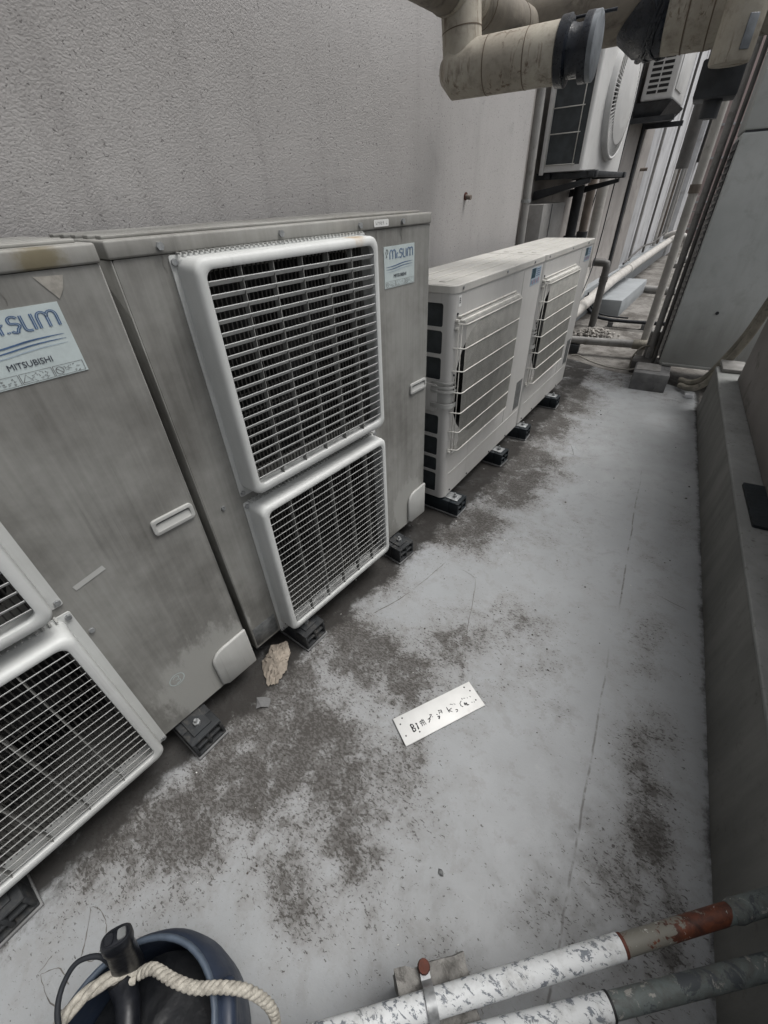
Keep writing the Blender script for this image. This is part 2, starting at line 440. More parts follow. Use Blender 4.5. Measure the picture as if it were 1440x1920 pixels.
M['rubber_new'] = simple('rubber_new', (0.012, 0.017, 0.021), 0.55, var=0.3, vs=18, grime=(0.05, 0.05, 0.05), gs=25, g0=0.6, g1=0.8)
M['concrete'] = simple('concrete', (0.24, 0.235, 0.225), 0.85, var=0.25, vs=10, grime=(0.08, 0.075, 0.068), gs=16, g0=0.5, g1=0.75, bump=0.4, bs=90)
M['concrete_dark'] = simple('concrete_dark', (0.15, 0.15, 0.15), 0.85, var=0.25, vs=9, grime=(0.06, 0.058, 0.055), gs=12, bump=0.4, bs=80)
M['concrete_old'] = simple('concrete_old', (0.17, 0.165, 0.155), 0.9, var=0.35, vs=24, grime=(0.045, 0.042, 0.038), gs=34, g0=0.46, g1=0.66, bump=0.7, bs=120)
M['kerb_paint'] = simple('kerb_paint', (0.28, 0.298, 0.31), 0.7, var=0.12, vs=3, grime=(0.2, 0.205, 0.21), gs=6, g0=0.5, g1=0.8)
M['tape'] = simple('tape', (0.30, 0.285, 0.255), 0.7, var=0.2, vs=60)
M['paper'] = simple('paper', (0.27, 0.235, 0.195), 0.85, var=0.2, vs=18, grime=(0.18, 0.15, 0.12), gs=25)
M['sign_white'] = simple('sign_white', (0.68, 0.68, 0.665), 0.45, var=0.05, vs=12, grime=(0.36, 0.32, 0.28), gs=28, g0=0.6, g1=0.82)
# lagged pipe wrap
t = NT('pipe_wrap')
n1 = t.noise(t.pos, 6, 6, 0.65); n2 = t.noise(t.map(t.pos, (55, 55, 4)), 1.0, 5, 0.7, 0.5); n3 = t.noise(t.pos, 30, 6, 0.7)
c = t.mix(t.ramp(n1, 0.3, 0.7), (0.32, 0.29, 0.24), (0.45, 0.42, 0.355))
c = t.mix(t.ramp(n3, 0.45, 0.75, 0, 0.5), c, (0.12, 0.10, 0.08))
rust = t.math('MULTIPLY', t.ramp(n2, 0.53, 0.62), t.ramp(t.noise(t.pos, 6.5, 3, 0.5), 0.43, 0.56))
c = t.mix(t.math('MULTIPLY', rust, 0.75), c, (0.095, 0.055, 0.032))
M['wrap'] = t.out(c, 0.7, 0, t.bump(t.math('ADD', n3, n2), 0.3, 0.003), 0.3)
M['wrap_dark'] = simple('wrap_dark', (0.20, 0.178, 0.146), 0.75, var=0.25, vs=7, grime=(0.05, 0.042, 0.034), gs=9, bump=0.3, bs=60)
M['tape_black'] = simple('tape_black', (0.013, 0.016, 0.022), 0.32, var=0.4, vs=20, bump=0.5, bs=45)
M['flange_grey'] = simple('flange_grey', (0.17, 0.185, 0.2), 0.45, var=0.2, vs=25, grime=(0.05, 0.055, 0.06), gs=30)
M['seam_dark'] = simple('seam_dark', (0.12, 0.09, 0.065), 0.7, var=0.2)
# painted pipes
t = NT('peeling_white')
n1 = t.noise(t.map(t.pos, (38, 85, 60), (0, 0, -0.72)), 1.0, 8, 0.76, 0.5); n2 = t.noise(t.pos, 90, 5, 0.7)
c = t.mix(t.ramp(t.math('ADD', t.math('MULTIPLY', n1, 0.8), t.math('MULTIPLY', n2, 0.2)), 0.535, 0.555), (0.56, 0.575, 0.58), (0.15, 0.165, 0.185))
c = t.mix(t.ramp(t.noise(t.pos, 16, 8, 0.74), 0.48, 0.72, 0, 0.65), c, (0.27, 0.27, 0.26))
M['peel'] = t.out(c, 0.6, 0, t.bump(n1, 0.4, 0.003), 0.35)
t = NT('rust_pipe')
n1 = t.noise(t.pos, 26, 7, 0.72, 0.8)
sx = t.sep(t.pos)[0]
c = t.mix(t.ramp(n1, 0.35, 0.7), (0.115, 0.034, 0.016), (0.030, 0.013, 0.010))
pt = t.math('ADD', t.ramp(sx, 0.30, 0.45, 0.33, 0.02), t.math('MULTIPLY', t.noise(t.pos, 42, 7, 0.74, 0.6), 1.0))
c = t.mix(t.ramp(pt, 0.70, 0.74), c, (0.15, 0.145, 0.125))
c = t.mix(t.ramp(t.noise(t.map(t.pos, (1, 1, 1), (0, 0, 0), (2, 2, 2)), 60, 6, 0.72, 0.6), 0.62, 0.66), c, (0.36, 0.36, 0.34))
gr = t.math('ADD', t.ramp(sx, 0.445, 0.47), t.math('MULTIPLY', t.math('SUBTRACT', n1, 0.5), 0.6))
c = t.mix(t.ramp(gr, 0.45, 0.55), c, (0.105, 0.125, 0.122))
M['rustpipe'] = t.out(c, 0.6, 0, t.bump(n1, 0.3, 0.003), 0.35)
t = NT('grey_green_pipe')
n1 = t.noise(t.pos, 24, 7, 0.72, 0.8)
c = t.mix(t.ramp(n1, 0.35, 0.65), (0.12, 0.14, 0.137), (0.085, 0.09, 0.085))
c = t.mix(t.ramp(t.noise(t.pos, 44, 7, 0.74, 0.6), 0.57, 0.62), c, (0.27, 0.265, 0.245))
c = t.mix(t.ramp(t.noise(t.map(t.pos, (1, 1, 1), (0, 0, 0), (7, 7, 7)), 18, 7, 0.74, 0.6), 0.54, 0.60), c, (0.055, 0.062, 0.068))
c = t.mix(t.ramp(t.noise(t.map(t.pos, (1, 1, 1), (0, 0, 0), (4, 2, 1)), 30, 6, 0.7, 1), 0.66, 0.72), c, (0.13, 0.06, 0.03))
M['greenpipe'] = t.out(c, 0.65, 0, t.bump(n1, 0.3, 0.003), 0.35)
M['rust'] = simple('rust', (0.085, 0.026, 0.016), 0.8, var=0.4, vs=40)
M['bucket'] = simple('bucket_plastic', (0.020, 0.029, 0.050), 0.5, var=0.2, vs=8, grime=(0.06, 0.066, 0.08), gs=25, g0=0.55, g1=0.85)
M['bucket_rim'] = simple('bucket_rim', (0.060, 0.078, 0.105), 0.5, var=0.2, vs=18)
M['black_plastic'] = simple('black_plastic', (0.008, 0.009, 0.012), 0.38, var=0.2, vs=30)
M['black_bag'] = simple('black_bag', (0.005, 0.006, 0.008), 0.6, var=0.3, vs=18, bump=0.6, bs=30)
M['strap'] = simple('strap', (0.010, 0.012, 0.016), 0.7, var=0.2)
t = NT('rope_fibre')
n1 = t.noise(t.pos, 90, 5, 0.7)
c = t.mix(t.ramp(n1, 0.3, 0.7), (0.24, 0.225, 0.195), (0.46, 0.435, 0.38))
M['rope'] = t.out(c, 0.85, 0, t.bump(t.noise(t.pos, 400, 3), 0.5, 0.002), 0.2)
# large grey cabinet
t = NT('cabinet_paint')
n1 = t.noise(t.map(t.pos, (5, 5, 0.7)), 1.0, 6, 0.65); n2 = t.noise(t.pos, 2.0, 5, 0.6)
c = t.mix(t.ramp(n2, 0.3, 0.7), (0.40, 0.42, 0.41), (0.49, 0.51, 0.50))
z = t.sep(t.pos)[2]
c = t.mix(t.ramp(t.noise(t.pos, 7, 8, 0.72, 0.3), 0.50, 0.70, 0, 0.30), c, (0.25, 0.25, 0.235))
c = t.mix(t.ramp(n1, 0.50, 0.72, 0, 0.35), c, (0.22, 0.22, 0.20))
c = t.mix(t.ramp(t.math('ADD', z, t.math('MULTIPLY', t.math('SUBTRACT', n1, 0.5), 0.9)), 0.15, 0.75, 0.55, 0.0), c, (0.14, 0.132, 0.115))  # shading painted into the colour, darker towards the cabinet bottom
M['cabinet'] = t.out(c, 0.55, 0, None, 0.35)
M['pvc_grey'] = simple('pvc_grey', (0.27, 0.265, 0.255), 0.5, var=0.12, vs=8, grime=(0.15, 0.14, 0.125), gs=12)
M['pvc_cream'] = simple('pvc_cream', (0.45, 0.435, 0.41), 0.55, var=0.1, vs=8, grime=(0.24, 0.225, 0.2), gs=10, g0=0.5, g1=0.8)
M['pvc_dark'] = simple('pvc_dark', (0.095, 0.092, 0.088), 0.55, var=0.2, vs=8)
M['pipe_brown'] = simple('pipe_brown', (0.16, 0.135, 0.115), 0.65, var=0.25, vs=9)
M['hose_grey'] = simple('hose_grey', (0.22, 0.205, 0.17), 0.7, var=0.25, vs=12, grime=(0.08, 0.075, 0.06), gs=25)
M['ac_white'] = simple('ac_white', (0.62, 0.62, 0.61), 0.45, var=0.06, vs=5, grime=(0.42, 0.41, 0.39), gs=7, g0=0.5, g1=0.85)
M['gravel'] = simple('gravel', (0.30, 0.285, 0.265), 0.9, var=0.4, vs=22, grime=(0.1, 0.09, 0.08), gs=40)
M['debris'] = simple('debris', (0.06, 0.052, 0.045), 0.9, var=0.5, vs=30)
M['debris_pale'] = simple('debris_pale', (0.55, 0.54, 0.52), 0.8, var=0.2, vs=30)
M['crack'] = simple('crack', (0.115, 0.107, 0.099), 0.9, var=0.3, vs=40)
M['stain_tan'] = simple('stain_tan', (0.36, 0.27, 0.16), 0.6, var=0.2, vs=30)
M['wire_pale'] = simple('wire_pale', (0.36, 0.34, 0.30), 0.6, var=0.15)
M['window_frame'] = simple('window_frame', (0.40, 0.41, 0.42), 0.5, metal=0.3, var=0.1)
#MAT_END
# ================================================================== SETTING
def vnoise(x, y, seed=0):
    xi = np.floor(x).astype(int); yi = np.floor(y).astype(int)
    xf = x - xi; yf = y - yi
    def hsh(a, b):
        n = (a * 374761393 + b * 668265263 + seed * 974634721) & 0x7fffffff
        n = ((n ^ (n >> 13)) * 1274126177) & 0x7fffffff
        return ((n ^ (n >> 16)) & 0xffff) / 65535.0
    u = xf * xf * (3 - 2 * xf); v = yf * yf * (3 - 2 * yf)
    return (hsh(xi, yi) * (1 - u) + hsh(xi + 1, yi) * u) * (1 - v) + (hsh(xi, yi + 1) * (1 - u) + hsh(xi + 1, yi + 1) * u) * v
def fbm(x, y, s, o=4, seed=0):
    r = 0; a = 0.5
    for k in range(o):
        r = r + a * vnoise(x * s, y * s, seed + k); a *= 0.5; s *= 2.03
    return r
def grid_mesh(name, X, Y, Z):
    ny, nx = X.shape
    me = bpy.data.meshes.new(name)
    co = np.stack([X, Y, Z], -1).reshape(-1, 3)
    i = np.arange(ny * nx).reshape(ny, nx)
    q = np.stack([i[:-1, :-1], i[:-1, 1:], i[1:, 1:], i[1:, :-1]], -1).reshape(-1, 4)
    me.from_pydata(co.tolist(), [], q.tolist())
    me.polygons.foreach_set('use_smooth', [True] * len(me.polygons))
    me.update()
    return me
def put_attr(me, name, arr):
    a = me.attributes.new(name, 'FLOAT', 'POINT')
    a.data.foreach_set('value', np.ascontiguousarray(arr.reshape(-1), dtype=np.float32))

nx, ny = 150, 470
gx = np.linspace(-1.45, 0.55, nx)
tt = np.linspace(0, 1, ny)
X = np.tile(gx, (ny, 1))
yend = 4.344 - 0.40 * np.clip(gx, -0.6, 0.55) + 0.03 * np.sin(gx * 9)
Y = -1.7 + tt[:, None] * (yend[None, :] + 1.7)
Z = 0.006 * (fbm(X, Y, 2.2, 3, 3) - 0.45) + 0.002 * (fbm(X, Y, 11, 2, 5) - 0.4)
# stains: (x, y, rx, ry, strength)
ST = [(-0.51, 0.37, 0.20, 0.11, 1.0), (-0.52, 0.71, 0.16, 0.10, 0.75), (-0.60, 0.22, 0.12, 0.08, 0.9), (-0.38, 0.71, 0.12, 0.12, 0.8),
      (-0.27, 0.90, 0.13, 0.14, 0.65), (-0.10, 1.07, 0.13, 0.15, 0.62), (-0.77, 0.29, 0.10, 0.06, 0.7), (-0.71, -0.01, 0.11, 0.08, 0.85),
      (-0.78, -0.10, 0.10, 0.06, 0.7), (-0.25, 0.20, 0.13, 0.09, 0.7), (-0.36, 0.06, 0.11, 0.07, 0.75), (0.36, 0.87, 0.05, 0.11, 0.55),
      (0.39, 0.65, 0.05, 0.10, 0.65), (0.31, 0.49, 0.07, 0.07, 0.6), (0.42, 0.75, 0.04, 0.07, 0.5), (0.34, 1.28, 0.05, 0.13, 0.55),
      (-0.40, 2.36, 0.17, 0.22, 0.95), (-0.44, 1.65, 0.12, 0.14, 0.85), (-0.41, 2.06, 0.13, 0.16, 0.95), (-0.36, 3.51, 0.15, 0.28, 0.85),
      (-0.36, 2.97, 0.13, 0.22, 0.9), (-0.53, 1.51, 0.12, 0.10, 0.75), (-0.74, 0.79, 0.10, 0.07, 0.7), (-0.74, 1.05, 0.10, 0.07, 0.65),
      (-0.76, 1.61, 0.13, 0.12, 0.95), (-0.75, 0.50, 0.09, 0.08, 0.8), (-0.67, 0.13, 0.10, 0.06, 0.65), (-0.80, -0.19, 0.09, 0.05, 0.5),
      (-0.30, 0.50, 0.12, 0.10, 0.55), (0.10, 0.86, 0.08, 0.06, 0.3), (-0.18, 0.78, 0.08, 0.05, 0.5), (0.05, 2.9, 0.25, 0.1, 0.22),
      (-0.2, 4.2, 0.5, 0.15, 0.55), (0.30, 3.9, 0.2, 0.15, 0.35), (0.43, 0.42, 0.08, 0.1, 0.7), (0.24, 0.30, 0.12, 0.05, 0.4),
      (0.02, 0.14, 0.10, 0.05, 0.55), (0.44, 2.1, 0.07, 0.2, 0.3), (-0.12, 1.75, 0.18, 0.2, 0.25), (0.40, 1.75, 0.07, 0.08, 0.4)]
wx = X + 0.10 * (fbm(X, Y, 6, 3, 11) - 0.45); wy = Y + 0.10 * (fbm(X, Y, 6, 3, 23) - 0.45)
dirt = np.zeros_like(X)
for sx_, sy_, rx, ry, st in ST:
    d2 = ((wx - sx_) / rx) ** 2 + ((wy - sy_) / ry) ** 2
    dirt = np.maximum(dirt, st * np.exp(-0.5 * d2)) + 0.10 * st * np.exp(-0.16 * d2)
dirt = np.clip(dirt * (0.55 + 0.95 * fbm(X, Y, 8, 4, 31)) + 0.07 * (X > 0.235) * np.clip((1.6 - Y) / 0.5, 0, 1)
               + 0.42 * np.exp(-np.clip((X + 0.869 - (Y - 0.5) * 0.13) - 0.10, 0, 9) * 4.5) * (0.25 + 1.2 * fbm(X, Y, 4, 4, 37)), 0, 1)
# grime with shade painted in, under and along the machines; darker kerb corner
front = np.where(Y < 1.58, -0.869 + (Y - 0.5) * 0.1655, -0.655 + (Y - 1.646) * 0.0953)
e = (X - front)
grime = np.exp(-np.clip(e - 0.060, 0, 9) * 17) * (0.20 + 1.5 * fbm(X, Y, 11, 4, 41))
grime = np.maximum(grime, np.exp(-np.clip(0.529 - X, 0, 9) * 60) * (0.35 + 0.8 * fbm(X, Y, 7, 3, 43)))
wear = np.clip((fbm(X, Y, 3.0, 4, 51) - 0.42) * 3, 0, 1) * np.clip(1 - 1.4 * dirt, 0, 1)
# two long paint-lap ridges
lap = np.exp(-((X - 0.225 - 0.012 * np.sin(Y * 2)) / 0.006) ** 2) * (Y < 1.05)
Z = Z + 0.0025 * lap
fm = grid_mesh('floor', X, Y, Z)
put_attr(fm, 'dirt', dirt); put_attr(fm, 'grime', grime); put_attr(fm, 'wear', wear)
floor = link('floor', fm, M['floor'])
tag(floor, 'grey painted concrete floor of the service alley with brown speckled stains', kind='structure')

def floor_strip(name, pts, w, mat, z=0.004):
    mb = MB()
    pts = spline([(p[0], p[1]) for p in pts], 6)
    ww = [w * (0.35 + 1.1 * random.random()) for _ in pts]; ww[0] = ww[-1] = w * 0.15
    P = [Vector((p.x + random.uniform(-1, 1) * 0.0015, p.y + random.uniform(-1, 1) * 0.0015)) for p in pts]
    ribbon(mb, P, ww, lambda a, b, d: (a, b, zf(a, b) + 0.0012))
    return mb.build(name, mat, floor, recalc=False)
def zf(x, y):
    xa = np.array([[x]]); ya = np.array([[y]])
    return float((0.006 * (fbm(xa, ya, 2.2, 3, 3) - 0.45) + 0.002 * (fbm(xa, ya, 11, 2, 5) - 0.4))[0, 0])
CR = [[(-0.488, 1.314), (-0.515, 1.2), (-0.545, 1.096)], [(-0.549, 1.077), (-0.59, 0.98), (-0.631, 0.901)], [(-0.624, 0.859), (-0.628, 0.813)],
      [(-0.406, 1.306), (-0.333, 1.281), (-0.30, 1.177), (-0.27, 1.037), (-0.248, 0.936), (-0.229, 0.845)],
      [(0.363, 1.551), (0.477, 1.517)],
      [(-0.777, -0.203), (-0.731, -0.24), (-0.709, -0.267)], [(-0.777, -0.203), (-0.745, -0.195), (-0.71, -0.203)], [(-0.764, -0.327), (-0.71, -0.335), (-0.66, -0.329)],
      [(-0.764, -0.327), (-0.74, -0.299), (-0.69, -0.30)], [(-0.772, -0.294), (-0.771, -0.327)], [(-0.709, -0.267), (-0.68, -0.25), (-0.69, -0.22), (-0.71, -0.203)],
      [(-0.20, 2.75), (-0.15, 2.60)], [(-0.19, 2.62), (-0.10, 2.58)]]
for k, cr in enumerate(CR):
    floor_strip('crack', cr, 0.0030 if k < 3 else 0.0018, M['crack'])
for k in range(10):     # radiating scratch marks
    a = k * 0.63 + 0.2
    floor_strip('scratch', [(-0.529 + 0.02 * math.cos(a), 1.507 + 0.025 * math.sin(a)), (-0.529 + (0.05 + 0.03 * random.random()) * math.cos(a + 0.1), 1.507 + 0.08 * math.sin(a + 0.1))], 0.004, M['crack'])

# rough lower ground beyond the painted slab
gx = np.linspace(-3.2, 3.0, 160); gy = np.linspace(3.0, 24, 320)
X2, Y2 = np.meshgrid(gx, gy)
Z2 = -0.05 + 0.03 * (fbm(X2, Y2, 1.6, 4, 61) - 0.45)
tag(link('ground', grid_mesh('ground', X2, Y2, Z2), M['cement']), 'rough stained cement ground beyond the painted floor', kind='structure')
tag(box('base_slab', M['concrete_dark'], None, -3.2, 3.0, -6, 30, -0.5, -0.12), kind='structure')
sk = MB()
for k in range(len(yend) - 1):
    xa, xb = np.linspace(-1.45, 0.55, nx)[k:k + 2]
    sk.add([(xa, yend[k], -0.1), (xb, yend[k + 1], -0.1), (xb, yend[k + 1], Z[-1, k + 1]), (xa, yend[k], Z[-1, k])], [(0, 1, 2, 3)])
sk.build('floor_edge', M['concrete'], floor)

# ---- left building wall beside the machines (runs at a slight angle)
def wall_frame(x0, k):      # empty whose local x runs along the wall, local y into the wall
    return (x0, math.atan(k))
WA = math.atan(0.1)
nw = empty('building_wall', (-1.30, 0, 0), math.pi / 2 - WA)
tag(nw, 'tall pale grey stucco wall behind the row of air conditioners', 'wall')
MB().box(-4.5, 3.50, 0.0, 0.35, -0.1, 5.2).build('wall_face', M['stucco'], nw, bevel=0.008)
# pipe stub in that wall
st_ = empty('pipe_stub', (-1.034, 2.66, 1.354), math.pi / 2 - WA)
tag(st_, 'short rusty pipe stub sticking out of the stucco wall', 'pipe')
MB().cyl((0, 0.02, 0), (0, -0.035, -0.006), 0.011, 12).build('stub', M['pipe_brown'], st_, smooth=40)
MB().cyl((0, 0.002, 0), (0, -0.006, 0), 0.018, 12).build('collar', M['rust'], st_, smooth=40)

# ---- far left building: recessed wall with pilasters
FA = math.atan(0.095)
fwl = empty('building_wall', (-1.50, 0, 0), math.pi / 2 - FA)
tag(fwl, 'distant pale plaster wall with shallow pilasters on the far left', 'wall')
def fbox(name, mat, a, b, y0, y1, z0, z1, bevel=0.0):
    return MB().box(a, b, y0, y1, z0, z1).build(name, mat, fwl, bevel=bevel)
fbox('wall_face', M['plaster_warm'], 3.3, 8.05, 0.0, 0.4, -0.1, 5.0)
fbox('pilaster', M['plaster_warm'], 8.10, 8.75, -0.05, 0.4, -0.1, 5.0, 0.006)
fbox('wall_panel', M['plaster_white'], 8.90, 12.6, 0.0, 0.4, -0.1, 5.0, 0.006)
fbox('wall_recess', M['plaster'], 8.05, 12.9, 0.06, 0.4, -0.1, 5.0)
fbox('wall_panel', M['plaster_white'], 12.75, 14.0, -0.02, 0.4, -0.1, 5.0, 0.006)
fbox('pilaster', M['plaster_white'], 14.1, 17.6, -0.14, 0.4, -0.1, 5.2, 0.006)
fbox('slot', M['cavity'], 8.775, 8.86, 0.03, 0.055, 1.3, 1.75)
fbox('slot', M['cavity'], 8.775, 8.86, 0.03, 0.055, 0.45, 0.75)
fbox('plinth', M['kerb_paint'], 5.0, 14.5, -0.09, 0.3, -0.1, 0.30, 0.008)

# ---- end of the alley
en = empty('building', (0.3, 18.0, 0))
tag(en, 'pink rendered building closing the far end of the alley', 'building')
MB().box(-2.4, 3.2, 0, 0.5, -0.2, 5.0).build('wall', M['pink'], en)
for z in (0.25, 0.9, 1.9, 2.6):
    MB().box(-2.4, 3.2, -0.04, 0.01, z, z + 0.05).build('band', M['plaster_white'], en)
rl = empty('railing', (0.25, 16.6, 0))
tag(rl, 'thin pale steel railing at the far end of the alley', 'railing')
for x in (0.0, 0.22, 0.44, 0.66):
    MB().cyl((x, 0, -0.05), (x, 0, 1.1), 0.02, 8).build('post', M['pvc_grey'], rl, smooth=60)
for z in (0.15, 0.45, 0.75, 1.08):
    MB().cyl((-0.05, 0, z), (0.9, 0, z), 0.014, 8).build('rail', M['pvc_grey'], rl, smooth=60)

# ---- right parapet: low dark upstand, ledge, then the wall
pw = empty('parapet_wall', (0.529, 0, 0))
tag(pw, 'low dark grey parapet with a paler ledge along the right edge', 'wall')
MB().box(0.0, 0.14, -2.4, 3.72, -0.05, 0.315).build('upstand', M['parapet'], pw, bevel=0.004)
pl = MB()
pl.box(-0.004, 0.14, -2.4, 3.70, 0.3155, 0.335)
pl.build('ledge', M['ledge'], pw, bevel=0.006)
MB().box(0.02, 0.16, 3.56, 3.78, 0.337, 0.362).build('end_cap', M['concrete'], pw, bevel=0.004)
rw = empty('side_wall', (0.629, 0, 0))
tag(rw, 'brown grey rendered wall rising behind the ledge on the right', 'wall')
MB().box(0.0, 0.25, -2.4, 3.43, 0.3365, 1.15).build('wall_face', M['side_wall'], rw, bevel=0.006)
MB().box(-0.01, 0.26, -2.4, 3.44, 1.152, 1.19).build('coping', M['ledge'], rw, bevel=0.006)
# ================================================================== TALL AIR CONDITIONERS
ZB = 0.10
def lm(y0):                      # map plate coords to unit-local coords (u along, z up, y outward negative)
    return lambda u, w, d: (u, y0 + d, w - ZB)

def add_logo(parent, u0, u1, z0, z1, y):
    """pale enamel label with striped lettering, wave lines, maker's name and a row of small warning boxes"""
    lab = MB().box(u0, u1, y - 0.0012, y, z0 - ZB, z1 - ZB).build('label', M['label_pale'], parent)
    W = u1 - u0; Hh = z1 - z0
    f = lambda a, b, d: (u0 + a * W, y - 0.0012 - d, z0 + b * Hh - ZB)
    yy = 0.0006
    # striped lettering, strokes in label units
    def arc(cx_, cy_, rx, ry, a0, a1, n=8):
        return [(cx_ + rx * math.cos(R(a0 + (a1 - a0) * k / n)), cy_ + ry * math.sin(R(a0 + (a1 - a0) * k / n))) for k in range(n + 1)]
    LT = []
    def em(x):     # rounded m
        return [[(x, 0.70), (x, 0.84)] + arc(x + 0.045, 0.84, 0.045, 0.065, 180, 0) + [(x + 0.09, 0.70)],
                [(x + 0.09, 0.84)] + arc(x + 0.135, 0.84, 0.045, 0.065, 180, 0) + [(x + 0.18, 0.70)]]
    LT += em(0.18)
    LT += [[(0.405, 0.70), (0.405, 0.79)] + arc(0.43, 0.79, 0.025, 0.03, 180, 60)]
    LT += [[(0.463, 0.705), (0.463, 0.725)]]
    LT += [arc(0.54, 0.865, 0.04, 0.04, 20, 180) + arc(0.54, 0.835, 0.04, 0.02, 200, 260, 3) + arc(0.54, 0.78, 0.04, 0.035, 70, -60, 6) + arc(0.535, 0.745, 0.04, 0.045, -80, -160, 5)]
    LT += [[(0.615, 0.905), (0.615, 0.745)] + arc(0.645, 0.745, 0.03, 0.045, 180, 270, 4) + [(0.68, 0.70)]]
    LT += [[(0.71, 0.905), (0.71, 0.70)]]
    LT += em(0.755)
    blue = MB(); pale = MB()
    for s_ in LT:
        ribbon(blue, s_, 0.031, f, yy)
        ribbon(pale, s_, 0.006, f, yy + 0.0004)
    for q in range(3):
        pts = []; ww = []
        for k in range(25):
            a = k / 24
            pts.append((0.05 + 0.88 * a, 0.515 - 0.062 * q + 0.065 * (1 / (1 + math.exp(-(a - 0.45) * 9)))))
            ww.append(0.004 + (0.020 - 0.004 * q) * math.sin(math.pi * min(1, max(0, a))) ** 0.8)
        ribbon(blue if q < 2 else pale, pts, ww, f, yy)
    blue.build('lettering', M['ink_blue'], lab, recalc=False)
    pale.build('lettering', M['ink_pale'], lab, recalc=False)
    nm = text_mesh('maker_name', 'MITSUBISHI', 0.120 * Hh, lambda a, b, d: (u0 + 0.50 * W + a * 0.98, y - 0.0018 - d, z0 + 0.275 * Hh + b - ZB), 0.0002, 1.0, 0.0)
    link('maker_name', nm, M['ink_dark'], lab)
    bx_ = MB(); gl = MB()
    def rect(mb, a0, a1, b0, b1, w):
        for s_ in ([(a0, b0), (a1, b0)], [(a1, b0), (a1, b1)], [(a1, b1), (a0, b1)], [(a0, b1), (a0, b0)]):
            ribbon(mb, s_, w, f, yy)
    for q in range(3):
        a0 = 0.03 + q * 0.32
        rect(bx_, a0, a0 + 0.305, 0.02, 0.165, 0.006)
        for i in range(4):
            for j in range(3):
                if random.random() < 0.75:
                    ga = a0 + 0.12 + i * 0.042; gb = 0.05 + j * 0.037
                    for _ in range(3):
                        x_, y_ = ga + random.uniform(-1, 1) * 0.012, gb + random.uniform(-1, 1) * 0.012
                        ribbon(gl, [(x_, y_), (x_ + random.uniform(-1, 1) * 0.022, y_ + random.uniform(-1, 1) * 0.02)], 0.006, f, yy)
        c_ = (a0 + 0.055, 0.09)
        if q == 0 or q == 2:
            ribbon(bx_, arc(c_[0], c_[1], 0.038, 0.052, 0, 360, 20), 0.008, f, yy)
            ribbon(bx_, [(c_[0] - 0.027, c_[1] + 0.037), (c_[0] + 0.027, c_[1] - 0.037)], 0.008, f, yy)
        else:
            ribbon(bx_, [(c_[0] - 0.045, 0.045), (c_[0], 0.145), (c_[0] + 0.045, 0.045), (c_[0] - 0.045, 0.045)], 0.008, f, yy)
    bx_.build('warning_marks', M['ink_grey'], lab, recalc=False)
    tag(gl.build('warning_text', M['ink_grey'], lab, recalc=False), kind='stuff')
    return lab

W1 = 1.02
_slat = None
def slat_mesh(L):
    mb = MB()
    hgt = 0.0022
    # thin fin, sloping slightly up towards the inside
    prof = [(-0.0680, -0.0015), (-0.0690, -0.0008), (-0.0686, 0.0008), (-0.0598, -0.0082), (-0.0606, -0.0098)]
    mb.loft([[(0.0, y, z) for y, z in prof], [(L, y, z) for y, z in prof]])
    me = mb.mesh('slat')
    bm = bmesh.new(); bm.from_mesh(me); bmesh.ops.recalc_face_normals(bm, faces=bm.faces); bm.to_mesh(me); bm.free()
    me.materials.append(M['slat_grey'])
    return me
SLAT = slat_mesh(0.508)
def rib_mesh(Hh):
    mb = MB().box(-0.0010, 0.0010, -0.0668, -0.050, 0, Hh)
    me = mb.mesh('rib'); me.materials.append(M['rib_grey'])
    return me
RIB_U = rib_mesh(0.512); RIB_L = rib_mesh(0.505)

